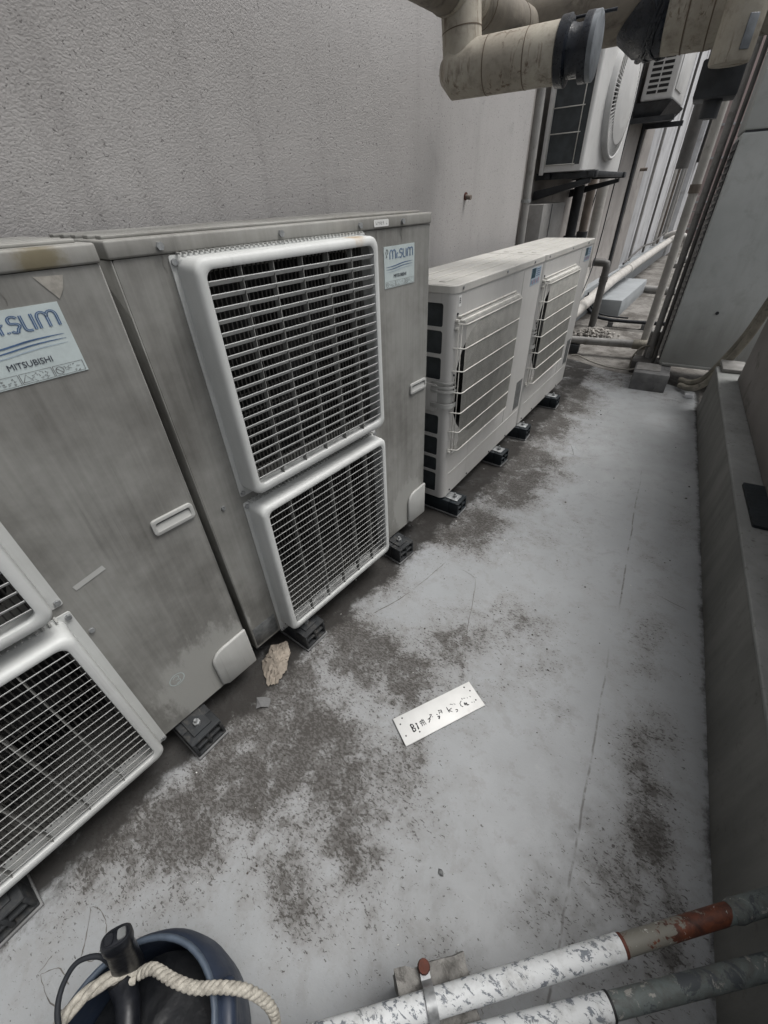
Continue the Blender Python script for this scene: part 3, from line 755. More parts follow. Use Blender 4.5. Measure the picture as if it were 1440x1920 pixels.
def fan_grille(root, zi0, zi1, zo0, zo1, rib):
    g = None
    rings = []
    for (a, b, lo, hi, y, r_) in ((0.108, 0.692, zo0, zo1, 0.0, 0.006), (0.108, 0.692, zo0, zo1, -0.003, 0.006), (0.119, 0.673, zi0 - 0.028, zi1 + 0.022, -0.0035, 0.022),
                                  (0.1195, 0.6725, zi0 - 0.0275, zi1 + 0.0215, -0.058, 0.026), (0.1208, 0.6712, zi0 - 0.0262, zi1 + 0.0200, -0.0655, 0.026), (0.125, 0.667, zi0 - 0.0215, zi1 + 0.0155, -0.0705, 0.024),
                                  (0.136, 0.655, zi0 - 0.006, zi1 + 0.004, -0.0718, 0.022), (0.1402, 0.6508, zi0 - 0.001, zi1 + 0.0006, -0.0698, 0.02), (0.141, 0.650, zi0, zi1, -0.064, 0.019), (0.1405, 0.6505, zi0 - 0.0005, zi1 + 0.0005, -0.054, 0.019), (0.132, 0.659, zi0 - 0.010, zi1 + 0.008, -0.053, 0.02), (0.124, 0.668, zi0 - 0.020, zi1 + 0.016, -0.046, 0.022), (0.124, 0.668, zi0 - 0.020, zi1 + 0.016, -0.006, 0.022)):
        rings.append([(p[0], y, p[1] - ZB) for p in rrect(a, b, lo, hi, r_, 7)])
    g = MB().loft(rings, cap=False).build('fan_grille', M['grille_white'], root, smooth=50)
    n = int((zi1 - zi0) / 0.0245)
    for k in range(n):
        z = zi1 - 0.020 - k * 0.0245
        if z < zi0 + 0.006: break
        o = link('slat', SLAT, None, g, (0.1415, random.uniform(-0.0006, 0.0006), z - ZB + random.uniform(-0.0005, 0.0005)))
        o.rotation_euler = (0, random.uniform(-0.0012, 0.0012), 0)
    for k in range(1, 6):
        link('rib', rib, None, g, (0.141 + 0.0848 * k, 0, zi0 - ZB))
    # wire guard behind the slats
    wg = MB()
    for k in range(43):
        u = 0.130 + k * 0.0122
        wg.box(u, u + 0.0026, -0.016, -0.012, zi0 - 0.012 - ZB, zi1 + 0.010 - ZB)
    z = zo0 + 0.03
    while z < zo1 - 0.01:
        wg.box(0.126, 0.666, -0.0115, -0.009, z - ZB, z + 0.0026 - ZB); z += 0.049
    tag(wg.build('wire_guard', M['guard_grey'], g), kind='stuff')
    th = MB()          # bent wire ends showing along the top
    for k in range(44):
        u = 0.125 + k * 0.0125
        th.box(u, u + 0.004, -0.02, -0.0005, zo1 - ZB + 0.0005, zo1 + 0.004 - ZB)
    tag(th.build('wire_ends', M['trim_pale'], g), kind='stuff')
    for (u, z) in ((0.116, zo1 - 0.012), (0.684, zo1 - 0.012), (0.116, zo0 + 0.012), (0.684, zo0 + 0.012)):
        MB().cyl((u, -0.002, z - ZB), (u, -0.009, z - ZB), 0.0065, 8).build('screw', M['steel'], g, smooth=40)
    return g

def tall_unit(o, label):
    root = empty('air_conditioner', (o[0], o[1], ZB), math.pi / 2 - o[2])
    tag(root, label, 'air conditioner', 'tall double-fan air conditioners')
    T = 1.290
    D = 0.345
    # casing: front with two fan openings, closed box around
    front = plate_mesh('front_panel', [rrect(0.004, W1 - 0.002, 0.10, T, 0.004, 2), rrect(0.150, 0.640, 0.763, 1.250, 0.05), rrect(0.150, 0.640, 0.165, 0.645, 0.05)], 0.003, lm(0.0015))
    link('front_panel', front, M['body_dirty'], root)
    cas = MB()
    cas.box(0.0, 0.0035, 0.0, D, 0, T - ZB); cas.box(W1 - 0.0035, W1, -0.0005, D, 0, T - ZB)
    cas.box(0.0, W1, D, D + 0.003, 0, T - ZB)
    cas.box(0.0, W1, 0.004, D, -0.002, 0.001)
    cas.build('casing', M['body_dirty'], root, bevel=0.001, seg=1)
    MB().box(0.01, W1 - 0.01, 0.24, 0.30, 0.01, T - ZB - 0.01).build('coil', M['coil'], root)
    MB().box(0.70, 0.71, 0.01, 0.24, 0.01, T - ZB - 0.01).build('partition', M['cavity'], root)
    for zc in (1.005, 0.405):
        fb = MB(); fb.cyl((0.395, 0.10, zc - ZB), (0.395, 0.05, zc - ZB), 0.055, 20)
        for k in range(3):
            a = k * 2 * math.pi / 3 + 0.5
            d_ = Vector((math.cos(a), 0, math.sin(a))); e_ = Vector((-math.sin(a), 0, math.cos(a)))
            c0 = Vector((0.395, 0.075, zc - ZB))
            v = [c0 + d_ * 0.05 + e_ * 0.03 + Vector((0, 0.03, 0)), c0 + d_ * 0.05 - e_ * 0.03 - Vector((0, 0.02, 0)), c0 + d_ * 0.22 - e_ * 0.10 - Vector((0, 0.03, 0)), c0 + d_ * 0.22 + e_ * 0.10 + Vector((0, 0.04, 0))]
            fb.add(v, [(0, 1, 2, 3)])
        fb.build('fan', M['cavity'], root, recalc=False)
    # lid with raised ribs
    lid = MB().box(-0.003, W1 + 0.003, -0.0045, D + 0.004, T - ZB + 0.001, T - ZB + 0.031).build('lid', M['lid_dirty'], root, bevel=0.0045, seg=3)
    for k in range(5):
        y = 0.035 + k * 0.062
        MB().box(0.012, W1 - 0.012, y, y + 0.026, T - ZB + 0.0305, T - ZB + 0.037).build('rib', M['lid_dirty'], lid, bevel=0.002)
    for u in (0.096, 0.393, 0.671, 0.865):
        MB().cyl((u, -0.004, 1.305 - ZB), (u, -0.011, 1.305 - ZB), 0.0075, 6).build('screw', M['steel'], lid, smooth=30)
    fan_grille(root, 0.752, 1.262, 0.703, 1.288, RIB_U)
    fan_grille(root, 0.153, 0.656, 0.088, 0.680, RIB_L)
    # recessed handle
    hr = [rrect(0.909, 1.013, 0.742, 0.784, 0.010), rrect(0.918, 1.004, 0.751, 0.775, 0.006)]
    hd = link('handle', plate_mesh('handle', hr, 0.007, lm(-0.0035)), M['trim_pale'], root, bevel=0.0015)
    MB().box(0.9165, 1.0055, -0.001, 0.0035, 0.7495 - ZB, 0.7765 - ZB).build('recess', M['plate_grey'], hd)
    MB().add([(0.918, -0.006, 0.751 - ZB), (1.004, -0.006, 0.751 - ZB), (1.004, -0.0012, 0.768 - ZB), (0.918, -0.0012, 0.768 - ZB)], [(0, 1, 2, 3)]).build('grip', M['trim_pale'], hd, recalc=False)
    # corner cover
    cv = [(0.893, 0.118)] + [(0.893, 0.20)] + [(0.893 + 0.05 - 0.05 * math.cos(R(a)), 0.222 + 0.045 * math.sin(R(a))) for a in range(0, 91, 15)] + [(1.022, 0.272), (1.022, 0.10), (0.915, 0.10)]
    link('corner_cover', plate_mesh('corner_cover', [cv], 0.012, lm(-0.006)), M['trim_pale'], root, bevel=0.005)
    lb = add_logo(root, 0.776, 0.932, 1.132, 1.245, -0.0002)
    MB().box(0.008, 0.100, -0.0016, -0.0002, 0.112 - ZB, 0.200 - ZB).build('nameplate', M['plate_grey'], root, bevel=0.0006, seg=1)
    for (u, z) in ((0.673, 0.60), (0.02, 0.7)):
        MB().cyl((u + 0.03, 0, z - ZB), (u + 0.03, -0.005, z - ZB), 0.006, 8).build('screw', M['steel'], root, smooth=30)
    for q, (u, z, ln) in enumerate(((0.096, 1.289, 0.03), (0.865, 1.289, 0.04), (0.745, 1.288, 0.03))):
        mbd = MB()
        n_ = 9
        pts = [(u + 0.002 * math.sin(k * 1.1 + q), z - ln * k / (n_ - 1)) for k in range(n_)]
        ww = [0.0036 * random.uniform(0.6, 1.0) * (1 - k / (n_ - 0.5)) + 0.0006 for k in range(n_)]
        ribbon(mbd, pts, ww, lambda a, b, d: (a, -0.0007, b - ZB))
        mbd.build('drip_stain', M['drip'], root, recalc=False)
    return root

U1 = tall_unit(u1o, 'nearest tall grime-streaked air conditioner, cut off by the left edge')
U2 = tall_unit(u2o, 'tall dirty air conditioner with two square fan grilles, fully in view')
# individual marks
mb = MB()
ribbon(mb, [(0.722, 0.722), (0.788, 0.735)], 0.013, lambda a, b, d: (a, -0.0012, b - ZB))
mb.build('tape_strip', M['trim_pale'], U1, recalc=False)
mb = MB(); ribbon(mb, [(0.70, 0.745), (0.745, 0.750), (0.79, 0.765)], [0.012, 0.02, 0.008], lambda a, b, d: (a, -0.0009, b - ZB))
mb = MB()
f1 = lambda a, b, d: (a, -0.001, b - ZB)
ribbon(mb, circ(0.793, 0.273, 0.021, 24) + circ(0.793, 0.273, 0.021, 24)[:1], 0.0025, f1)
ribbon(mb, [(0.784, 0.282), (0.79, 0.288), (0.80, 0.284), (0.799, 0.275), (0.789, 0.272), (0.80, 0.268), (0.80, 0.259), (0.787, 0.257)], 0.0025, f1)
mb.build('chalk_mark', M['label_pale'], U1, recalc=False)
MB().add([f1(0.915, 1.283, 0), f1(0.958, 1.281, 0), f1(0.950, 1.262, 0), f1(0.938, 1.248, 0)], [(0, 1, 2, 3)]).build('scuff', M['tape'], U1, recalc=False)
link('sticker', plate_mesh('sticker', [rrect(0.731, 0.797, 1.297, 1.314, 0.004)], 0.001, lm(-0.0053)), M['sign_white'], U2)
mb = MB()
for k in range(7):
    if k == 5: continue
    u = 0.738 + k * 0.0078
    for s_ in range(4):
        ribbon(mb, [(u + random.uniform(0, .005), 1.301 + random.uniform(0, .009)), (u + random.uniform(0, .005), 1.301 + random.uniform(0, .009))], 0.0012, lambda a, b, d: (a, -0.0062, b - ZB))
mb.build('sticker_text', M['ink_grey'], U2, recalc=False)
mb = MB()
ribbon(mb, [(0.784, 1.226), (0.787, 1.238), (0.794, 1.236), (0.794, 1.228), (0.788, 1.224), (0.785, 1.216), (0.79, 1.219)], 0.002, lambda a, b, d: (a, -0.0026, b - ZB))
mb.build('pen_mark', M['ink_black'], U2, recalc=False)

# ---- rubber mounting feet
def foot(o, u, out, label, mat, new):
    p = uw(o, u, out)
    r_ = empty('mounting_block', (p[0], p[1], 0.0), math.pi / 2 - o[2] + random.uniform(-0.06, 0.06))
    tag(r_, label, 'mounting block', 'rubber mounting blocks under the air conditioners')
    w, h_, L = (0.10, 0.084, 0.26)
    b = MB()
    x0, x1 = -w / 2, w / 2
    z0 = 0.010
    t_ = 0.010
    # block with four hollow cells opening on its outer end
    b.box(x0, x1, 0.055, L, z0, h_)
    b.box(x0, x1, 0.0, 0.054, z0, z0 + t_); b.box(x0, x1, 0.0, 0.054, h_ - t_, h_)
    b.box(x0, x0 + t_, 0.0, 0.054, z0 + t_, h_ - t_); b.box(x1 - t_, x1, 0.0, 0.054, z0 + t_, h_ - t_)
    b.box(-t_ / 2, t_ / 2, 0.0, 0.054, z0 + t_, h_ - t_); b.box(x0 + t_, x1 - t_, 0.001, 0.054, (z0 + h_) / 2 - t_ / 2, (z0 + h_) / 2 + t_ / 2)
    b.build('block', mat, r_, bevel=0.003)
    MB().box(x0 - 0.003, x1 + 0.003, -0.004, L, 0.0005, 0.0095).build('pad', M['concrete_dark'], r_, bevel=0.002)
    MB().box(-0.03, 0.03, 0.018, 0.17, h_ + 0.0005, h_ + 0.006).build('bracket_plate', M['steel'] if new else M['rubber'], r_, bevel=0.0015)
    MB().cyl((0, 0.045, h_ + 0.006), (0, 0.045, h_ + 0.018), 0.011, 6).cyl((0, 0.045, h_ + 0.018), (0, 0.045, h_ + 0.03), 0.005, 8).build('bolt', M['steel'], r_, smooth=30)
    return r_
foot(u1o, 0.245, 0.085, 'black rubber mounting block under the nearest unit at the lower left corner', M['rubber'], False)
foot(u1o, 0.775, 0.085, 'black rubber mounting block with a bolt beneath the right end of the nearest unit', M['rubber'], False)
foot(u2o, 0.195, 0.090, 'black rubber mounting block below the left end of the second tall unit', M['rubber'], False)
foot(u2o, 0.775, 0.085, 'black rubber mounting block below the right end of the second tall unit', M['rubber'], False)
foot(u3o, 0.065, 0.085, 'nearest black rubber mounting block with a steel plate under the low beige units', M['rubber_new'], True)
foot(u3o, 0.665, 0.075, 'second black rubber mounting block under the low beige units', M['rubber_new'], True)
foot(u3o, 1.075, 0.075, 'third black rubber mounting block under the low beige units', M['rubber_new'], True)
foot(u3o, 1.695, 0.085, 'farthest black rubber mounting block under the low beige units', M['rubber_new'], True)

# ================================================================== LOW BEIGE AIR CONDITIONERS
W3 = 1.012
def low_unit(u_off, label):
    p = uw(u3o, u_off)
    root = empty('air_conditioner', (p[0], p[1], ZB), math.pi / 2 - u3o[2])
    tag(root, label, 'air conditioner', 'low single-fan air conditioners')
    T = 1.060; D = 0.335
    cz_ = 0.655; cu_ = 0.305
    rc = 0.028
    front = plate_mesh('front_panel', [[(rc, 0.10), (W3 - 0.004, 0.10), (W3 - 0.004, T), (rc, T)], circ(cu_, cz_, 0.268, 56)], 0.003, lm(0.0015))
    link('front_panel', front, M['body_beige'], root)
    # rounded front corner + left side with louvre openings
    cr = []
    n = 7
    for k in range(n + 1):
        a = R(90 * k / n)
        cr.append((rc - rc * math.sin(a), rc - rc * math.cos(a)))
    me_ = MB(); vs = []; fs = []
    for k, (x, y) in enumerate(cr):
        vs += [(x, y, 0), (x, y, T - ZB)]
    for k in range(n): fs.append((2 * k, 2 * k + 2, 2 * k + 3, 2 * k + 1))
    me_.add(vs, fs).build('corner_post', M['body_beige'], root, smooth=180, recalc=True)
    zs = [(1.025, 0.937), (0.922, 0.83), (0.814, 0.721), (0.553, 0.458), (0.441, 0.345), (0.330, 0.257), (0.243, 0.132)]
    holes = [rrect(0.047, 0.285, b, a, 0.010, 4) for a, b in zs]
    side = plate_mesh('side_panel', [[(rc, 0.10), (D, 0.10), (D, T), (rc, T)]] + holes, 0.003, lambda u, w, d: (0.0015 + d, u, w - ZB))
    link('side_panel', side, M['body_beige'], root)
    MB().box(0.028, 0.034, 0.04, 0.30, 0.01, T - ZB - 0.01).build('coil', M['coil_blue'], root)
    cs = MB(); cs.box(W3 - 0.003, W3, 0.0, D, 0, T - ZB); cs.box(0, W3, D, D + 0.003, 0, T - ZB); cs.box(0.03, W3, 0.004, D, -0.002, 0.001)
    cs.build('casing', M['body_beige'], root)
    # moulded service cover on the side
    sp = link('service_cover', plate_mesh('service_cover', [rrect(0.058, 0.20, 0.572, 0.700, 0.012)], 0.006, lambda u, w, d: (-0.0035 + d, u, w - ZB)), M['body_beige'], root, bevel=0.002)
    # lid
    lid = MB()
    oc = [(-0.002, 0.026), (0.004, 0.010), (0.014, 0.001), (0.030, -0.004), (W3 + 0.002, -0.004), (W3 + 0.002, D + 0.004), (-0.002, D + 0.004)]
    lid.loft([[(x, y, T - ZB + 0.001) for x, y in oc], [(x, y, T - ZB + 0.026) for x, y in oc], [(x + (0.004 if x < 0.5 else -0.004), y + (0.004 if y < 0.2 else -0.004), T - ZB + 0.030) for x, y in oc]])
    lido = lid.build('lid', M['lid_beige'], root, smooth=35)
    for k in range(3):
        y = 0.07 + k * 0.08
        MB().box(0.05, W3 - 0.05, y, y + 0.03, T - ZB + 0.0295, T - ZB + 0.033).build('rib', M['lid_beige'], lido, bevel=0.0015)
    for u in (0.06, 0.50, 0.86):
        MB().cyl((u, -0.004, 1.075 - ZB), (u, -0.008, 1.075 - ZB), 0.006, 8).build('screw', M['steel'], lido, smooth=30)
    # fan behind, bell mouth
    bm_ = MB(); bm_.lathe([(0.268, 0.0), (0.262, 0.03), (0.262, 0.12)], seg=48)
    bmo = bm_.build('fan_shroud', M['cavity'], root, recalc=False)
    bmo.matrix_local = Matrix.Translation((cu_, 0.003, cz_ - ZB)) @ Matrix.Rotation(R(-90), 4, 'X')
    MB().box(0.04, W3 - 0.02, 0.20, 0.21, 0.02, T - ZB - 0.02).build('bulkhead', M['cavity'], root)
    fb = MB(); fb.cyl((cu_, 0.09, cz_ - ZB), (cu_, 0.04, cz_ - ZB), 0.06, 20)
    for k in range(4):
        a = k * math.pi / 2 + 0.4
        d_ = Vector((math.cos(a), 0, math.sin(a))); e_ = Vector((-math.sin(a), 0, math.cos(a))); c0 = Vector((cu_, 0.07, cz_ - ZB))
        fb.add([c0 + d_ * 0.05 + e_ * 0.03 + Vector((0, 0.03, 0)), c0 + d_ * 0.05 - e_ * 0.03 - Vector((0, 0.02, 0)), c0 + d_ * 0.24 - e_ * 0.1 - Vector((0, 0.03, 0)), c0 + d_ * 0.24 + e_ * 0.1 + Vector((0, 0.03, 0))], [(0, 1, 2, 3)])
    fb.build('fan', M['cavity'], root, recalc=False)
    # wire guard
    ua, ub, za, zb_ = 0.030, 0.640, 0.382, 0.950
    g = empty('fan_guard', (0, 0, 0), 0, root)
    fine = MB()
    for k in range(61):
        u = ua + 0.018 + k * 0.0099
        fine.tube([(u, 0.0, zb_ + 0.022 - ZB), (u, -0.030, zb_ + 0.010 - ZB), (u, -0.040, zb_ - 0.008 - ZB), (u, -0.040, za + 0.004 - ZB), (u, 0.0, za - 0.004 - ZB)], 0.0017, 4, cap=False)
    for y in (-0.010, -0.024):
        fine.tube([(ua + 0.004, y, za - ZB), (ua + 0.004, y, zb_ - ZB)], 0.002, 4)
    tag(fine.build('fine_wires', M['wire_white'], g, smooth=180, recalc=False), kind='stuff')
    for k in range(7):
        z = zb_ - k * (zb_ - za) / 6
        w_ = MB().tube([(ua - 0.012, 0.002, z - ZB), (ua - 0.004, -0.006, z - ZB), (ua + 0.004, -0.040, z - ZB), (ua + 0.012, -0.0445, z - ZB), (ub - 0.01, -0.0445, z - ZB), (ub, -0.038, z - ZB), (ub + 0.006, 0.002, z - ZB)], 0.0027, 6)
        w_.build('wire', M['wire_white'], g, smooth=180)
    for dz in (0.012, 0.026):
        MB().tube([(ua, -0.002, zb_ + dz - ZB), (ua + 0.01, -0.034 + dz, zb_ + dz - ZB), (ub - 0.01, -0.034 + dz, zb_ + dz - ZB)], 0.0042, 6).build('top_bar', M['wire_white'], g, smooth=180)
    for (u, z) in ((ua - 0.006, zb_ + 0.012), (ua - 0.006, zb_ - 0.018), (ua - 0.006, za - 0.012), (ua + 0.02, za - 0.014)):
        MB().cyl((u, 0.0, z - ZB), (u, -0.014, z - ZB), 0.007, 8).build('clip', M['wire_white'], g, smooth=40)
    # pressed panel lines
    for (a0, a1, z) in ((0.06, 0.62, 0.335), (0.05, 0.98, 0.225)):
        MB().box(a0, a1, -0.0022, 0.0005, z - ZB, z + 0.006 - ZB).build('pressed_line', M['body_beige'], root, bevel=0.0012)
    MB().box(0.735, 0.739, -0.0014, 0.0005, 0.24 - ZB, 1.05 - ZB).build('panel_joint', M['body_beige'], root)
    # moulded corner handle: three ridges over a cup
    hd = empty('corner_handle', (0, 0, 0), 0, root)
    def wrap(z0, z1, out, name):
        m2 = MB()
        path = [(-out, 0.085), (-out, rc)] + [(rc - (rc + out) * math.sin(R(a)), rc - (rc + out) * math.cos(R(a))) for a in (75, 60, 45, 30, 15)] + [(rc, -out), (0.045, -out)]
        m2.loft([[(x, y, z0 - ZB) for x, y in path] + [(x + 0.002, y + 0.002, z0 - ZB) for x, y in path[::-1]], [(x, y, z1 - ZB) for x, y in path] + [(x + 0.002, y + 0.002, z1 - ZB) for x, y in path[::-1]]])
        return m2.build(name, M['trim_pale'], hd, smooth=50)
    wrap(0.705, 0.714, 0.007, 'ridge'); wrap(0.686, 0.695, 0.010, 'ridge'); wrap(0.668, 0.677, 0.013, 'ridge'); wrap(0.598, 0.618, 0.014, 'cup')
    wrap(0.6185, 0.667, 0.002, 'cup_back')
    for (u, z) in ((0.012, 0.985), (0.014, 0.74), (0.05, 0.12), (0.25, 0.115), (0.55, 0.112), (0.8, 0.112)):
        MB().cyl((u + 0.02, 0.0, z - ZB), (u + 0.02, -0.004, z - ZB), 0.005, 8).build('screw', M['steel_dark'], root, smooth=30)
    # maker's sticker: dark square, pale field, small coloured print
    lab = MB().box(0.845, 0.985, -0.0012, -0.0002, 0.965 - ZB, 1.046 - ZB).build('sticker', M['ink_pale'], root)
    MB().box(0.850, 0.905, -0.0020, -0.0012, 1.000 - ZB, 1.044 - ZB).build('sticker_square', M['ink_teal'], lab)
    mm = MB(); rr_ = MB()
    for k in range(6):
        MBx = mm if k % 2 == 0 else rr_
        ribbon(MBx, [(0.856 + k * 0.021, 0.972), (0.862 + k * 0.021, 0.992)], 0.009, lambda a, b, d: (a, -0.0018, b - ZB))
    for k in range(4):
        ribbon(mm, [(0.916, 1.006 + k * 0.010), (0.976, 1.006 + k * 0.010)], 0.004, lambda a, b, d: (a, -0.0018, b - ZB))
    mm.build('sticker_print', M['ink_blue'], lab, recalc=False); rr_.build('sticker_print', M['ink_red'], lab, recalc=False)
    MB().box(0.893, 0.985, -0.0012, -0.0002, 0.255 - ZB, 0.435 - ZB).build('nameplate', M['plate_grey'], root)
    return root
U3 = low_unit(0.0, 'nearer of the two low beige air conditioners with a wire fan guard')
U4 = low_unit(W3 + 0.022, 'farther of the two low beige air conditioners, next to the gravel heap')
MB().box(0.034, 0.058, -0.0012, -0.0002, 1.010 - ZB, 1.050 - ZB).build('letter_sticker', M['sign_white'], U3)
link('letter', text_mesh('letter', 'B', 0.03, lambda a, b, d: (0.046 + a * 0.8, -0.0016 - d, 1.031 + b - ZB), 0.0002), M['ink_black'], U3)
# ================================================================== THINGS ON THE FLOOR
sg = empty('sign_board', (-0.224, 0.653, 0.004), R(55.3))
tag(sg, 'white plastic sign with worn black lettering lying on the floor', 'sign')
MB().box(-0.1484, 0.1484, -0.0471, 0.0471, 0.0, 0.004).build('board', M['sign_white'], sg, bevel=0.0008, seg=1)
SS = [[(-106, 6), (-106, -19)], [(-106, 6), (-99, 4), (-98, -4), (-107, -6)], [(-107, -6), (-97, -11), (-98, -18), (-106, -19)], [(-86, 2), (-88, -19)], [(-86, 2), (-90, 0)], [(-70, 3), (-72, -16)], [(-65, 5), (-65, -16)], [(-61, 4), (-59, -16)], [(-76, 0), (-61, 0)], [(-76, -5), (-61, -7)], [(-35, 6), (-27, 4)], [(-27, 4), (-38, -3), (-47, -4), (-38, -6)], [(-38, -6), (-48, -15)], [(-29, -2), (-28, -5)], [(-13, -2), (-10, -6)], [(-14, -11), (-6, -11), (-14, -19)], [(-2, 6), (8, 3)], [(0, 5), (-3, -7)], [(9, 4), (6, -8)], [(-1, -1), (8, -3)], [(-6, -12), (-12, -20)], [(29, 4), (29, -16)], [(43, -7), (31, -9), (39, -19)], [(51, -17), (58, -19), (56, -24), (50, -25)], [(45, 7), (53, 2)], [(57, 3), (61, -2)], [(85, 0), (77, -5), (75, -14), (80, -20)], [(91, -9), (89, -18), (97, -13), (95, -21), (102, -22)], [(92, 8), (91, 2)], [(97, 4), (102, 2)], [(109, 1), (110, -2)], [(119, 1), (122, -3)], [(113, -19), (117, -21)], [(121, -22), (124, -23)]]
mk = MB(); mg = MB()
for k, s_ in enumerate(SS):
    faint = k in (5, 6, 7, 9, 17, 19, 24, 25, 28, 29, 30, 31, 32, 33)
    pts = []
    for a, b in zip(s_[:-1], s_[1:]):
        n_ = 3
        for q in range(n_): pts.append((a[0] + (b[0] - a[0]) * q / n_, a[1] + (b[1] - a[1]) * q / n_))
    pts.append(s_[-1])
    w_ = 4.4 if k < 5 or k == 27 else 3.0
    ribbon(mg if faint else mk, [(x / 1000, y / 1000) for x, y in pts], [w_ / 1000 * random.uniform(0.6, 1.15) for _ in pts], lambda a, b, d: (a, b, 0.0043))
mk.build('lettering', M['ink_black'], sg, recalc=False); mg.build('faded_lettering', M['ink_grey'], sg, recalc=False)
for (x, y) in ((-120, 36), (-134, 21), (-134, -19), (-89, -27), (121, 36), (132, 17), (131, -19)):
    MB().cyl((x / 1000, y / 1000, 0.0036), (x / 1000, y / 1000, 0.0045), 0.0026, 10).build('screw_hole', M['ink_black'], sg)

# torn paper wad
pp = []
def crumple(name, pts, n, amp, mat, label, cat, z0=0.004):
    """folded torn sheet: polygon fan with random creases"""
    bm = bmesh.new()
    c = Vector((sum(p[0] for p in pts) / len(pts), sum(p[1] for p in pts) / len(pts), z0 + amp))
    vs = [bm.verts.new((p[0], p[1], z0 + p[2])) for p in pts]
    cv = bm.verts.new(c)
    for i in range(len(vs)): bm.faces.new((vs[i], vs[(i + 1) % len(vs)], cv))
    for _ in range(n): bmesh.ops.subdivide_edges(bm, edges=bm.edges[:], cuts=1, use_grid_fill=True)
    for v in bm.verts:
        v.co += Vector((random.uniform(-1, 1), random.uniform(-1, 1), random.uniform(-0.3, 1))) * (0.0055 if n < 3 else 0.0042)
    me = bpy.data.meshes.new(name); bm.to_mesh(me); bm.free()
    o = link(name, me, mat)
    so = o.modifiers.new('solid', 'SOLIDIFY'); so.thickness = 0.0012
    tag(o, label, cat)
    return o
crumple('torn_paper', [(-0.875, 0.50, 0.0), (-0.79, 0.445, 0.0), (-0.765, 0.47, 0.004), (-0.77, 0.52, 0.012), (-0.79, 0.575, 0.03), (-0.83, 0.60, 0.045), (-0.87, 0.56, 0.035)], 3, 0.035, M['paper'], 'crumpled tan scrap of paper between the two tall units', 'paper')
crumple('flat_scrap', [(-0.80, 0.395, 0.0), (-0.77, 0.36, 0.0), (-0.735, 0.385, 0.001), (-0.75, 0.42, 0.002)], 1, 0.004, M['concrete_dark'], 'small flat grey scrap on the floor near the nearest unit', 'scrap')
def rock(mb, c, r, seed):
    rr = random.Random(seed)
    k = len(mb.v)
    ph = (1 + 5 ** 0.5) / 2
    vs = [(-1, ph, 0), (1, ph, 0), (-1, -ph, 0), (1, -ph, 0), (0, -1, ph), (0, 1, ph), (0, -1, -ph), (0, 1, -ph), (ph, 0, -1), (ph, 0, 1), (-ph, 0, -1), (-ph, 0, 1)]
    fs = [(0, 11, 5), (0, 5, 1), (0, 1, 7), (0, 7, 10), (0, 10, 11), (1, 5, 9), (5, 11, 4), (11, 10, 2), (10, 7, 6), (7, 1, 8), (3, 9, 4), (3, 4, 2), (3, 2, 6), (3, 6, 8), (3, 8, 9), (4, 9, 5), (2, 4, 11), (6, 2, 10), (8, 6, 7), (9, 8, 1)]
    sx, sy, sz = r * rr.uniform(0.6, 1.3), r * rr.uniform(0.6, 1.3), r * rr.uniform(0.4, 0.9)
    an = rr.uniform(0, 6.28)
    out = []
    for v in vs:
        q = Vector(v).normalized() * rr.uniform(0.75, 1.15)
        x, y, z = q.x * sx, q.y * sy, q.z * sz
        out.append((c[0] + x * math.cos(an) - y * math.sin(an), c[1] + x * math.sin(an) + y * math.cos(an), c[2] + z))
    mb.add(out, fs)
mb = MB(); rock(mb, (-0.054, 0.283, 0.002), 0.010, 3)
tag(mb.build('pebble', M['plate_grey']), 'single brown grey pebble lying on the clean middle of the floor', 'pebble')
deb = MB(); debp = MB(); k = 0
while k < 520:
    x = random.uniform(-0.9, 0.5); y = random.uniform(-0.25, 3.4)
    ix = min(nx - 1, max(0, int((x + 1.45) / 2.0 * (nx - 1))))
    iy = min(ny - 1, max(0, int((y + 1.7) / (yend[ix] + 1.7) * (ny - 1))))
    pr = 0.05 + 0.8 * dirt[iy, ix] + 0.9 * grime[iy, ix]
    if random.random() > pr: continue
    k += 1
    s_ = random.choice((0.0012, 0.0016, 0.002, 0.003)) * (1 + 0.25 * max(0, y))
    rock(deb if random.random() < 0.86 else debp, (x, y, float(Z[iy, ix]) + s_ * 0.3), s_, k)
tag(deb.build('grit', M['debris']), 'dark grit and crumbs scattered over the painted floor', kind='stuff')
tag(debp.build('paint_flakes', M['debris_pale']), 'tiny white paint flakes scattered over the floor', kind='stuff')

# ================================================================== FOREGROUND PIPES
def along(p, q, a): return (p[0] + (q[0] - p[0]) * a, p[1] + (q[1] - p[1]) * a, p[2] + (q[2] - p[2]) * a)
A0 = (-0.36, -0.262, 0.25); A1 = (0.545, 0.5255, 0.25)
fp = empty('water_pipe', A0)
tag(fp, 'peeling white pipe with a rusty red bare stretch, clamped to a block', 'pipe')
def L0(p, o): return (p[0] - o[0], p[1] - o[1], p[2] - o[2])
def rel(a): return L0(along(A0, A1, a), A0)
jn = 0.712
MB().tube([rel(0), rel(jn / 2), rel(jn)], 0.0195, 20).build('white_cover', M['peel'], fp, smooth=60)
MB().tube([rel(jn - 0.01), rel(1.0)], 0.0168, 20).build('bare_pipe', M['rustpipe'], fp, smooth=60)
MB().tube([rel(jn + 0.001), rel(jn + 0.006)], 0.0182, 20).build('joint_ring', M['rust'], fp, smooth=40)
MB().tube([rel(0.905), rel(0.915), rel(0.93), rel(1.0)], 0.0195, 20, radii=[0.0175, 0.021, 0.0195, 0.0195]).build('socket', M['greenpipe'], fp, smooth=60)
B0 = (-0.30, -0.2517, 0.235); B1 = (0.545, 0.428, 0.235)
fq = empty('water_pipe', B0)
tag(fq, 'second pipe at the bottom edge, white then mottled grey green', 'pipe')
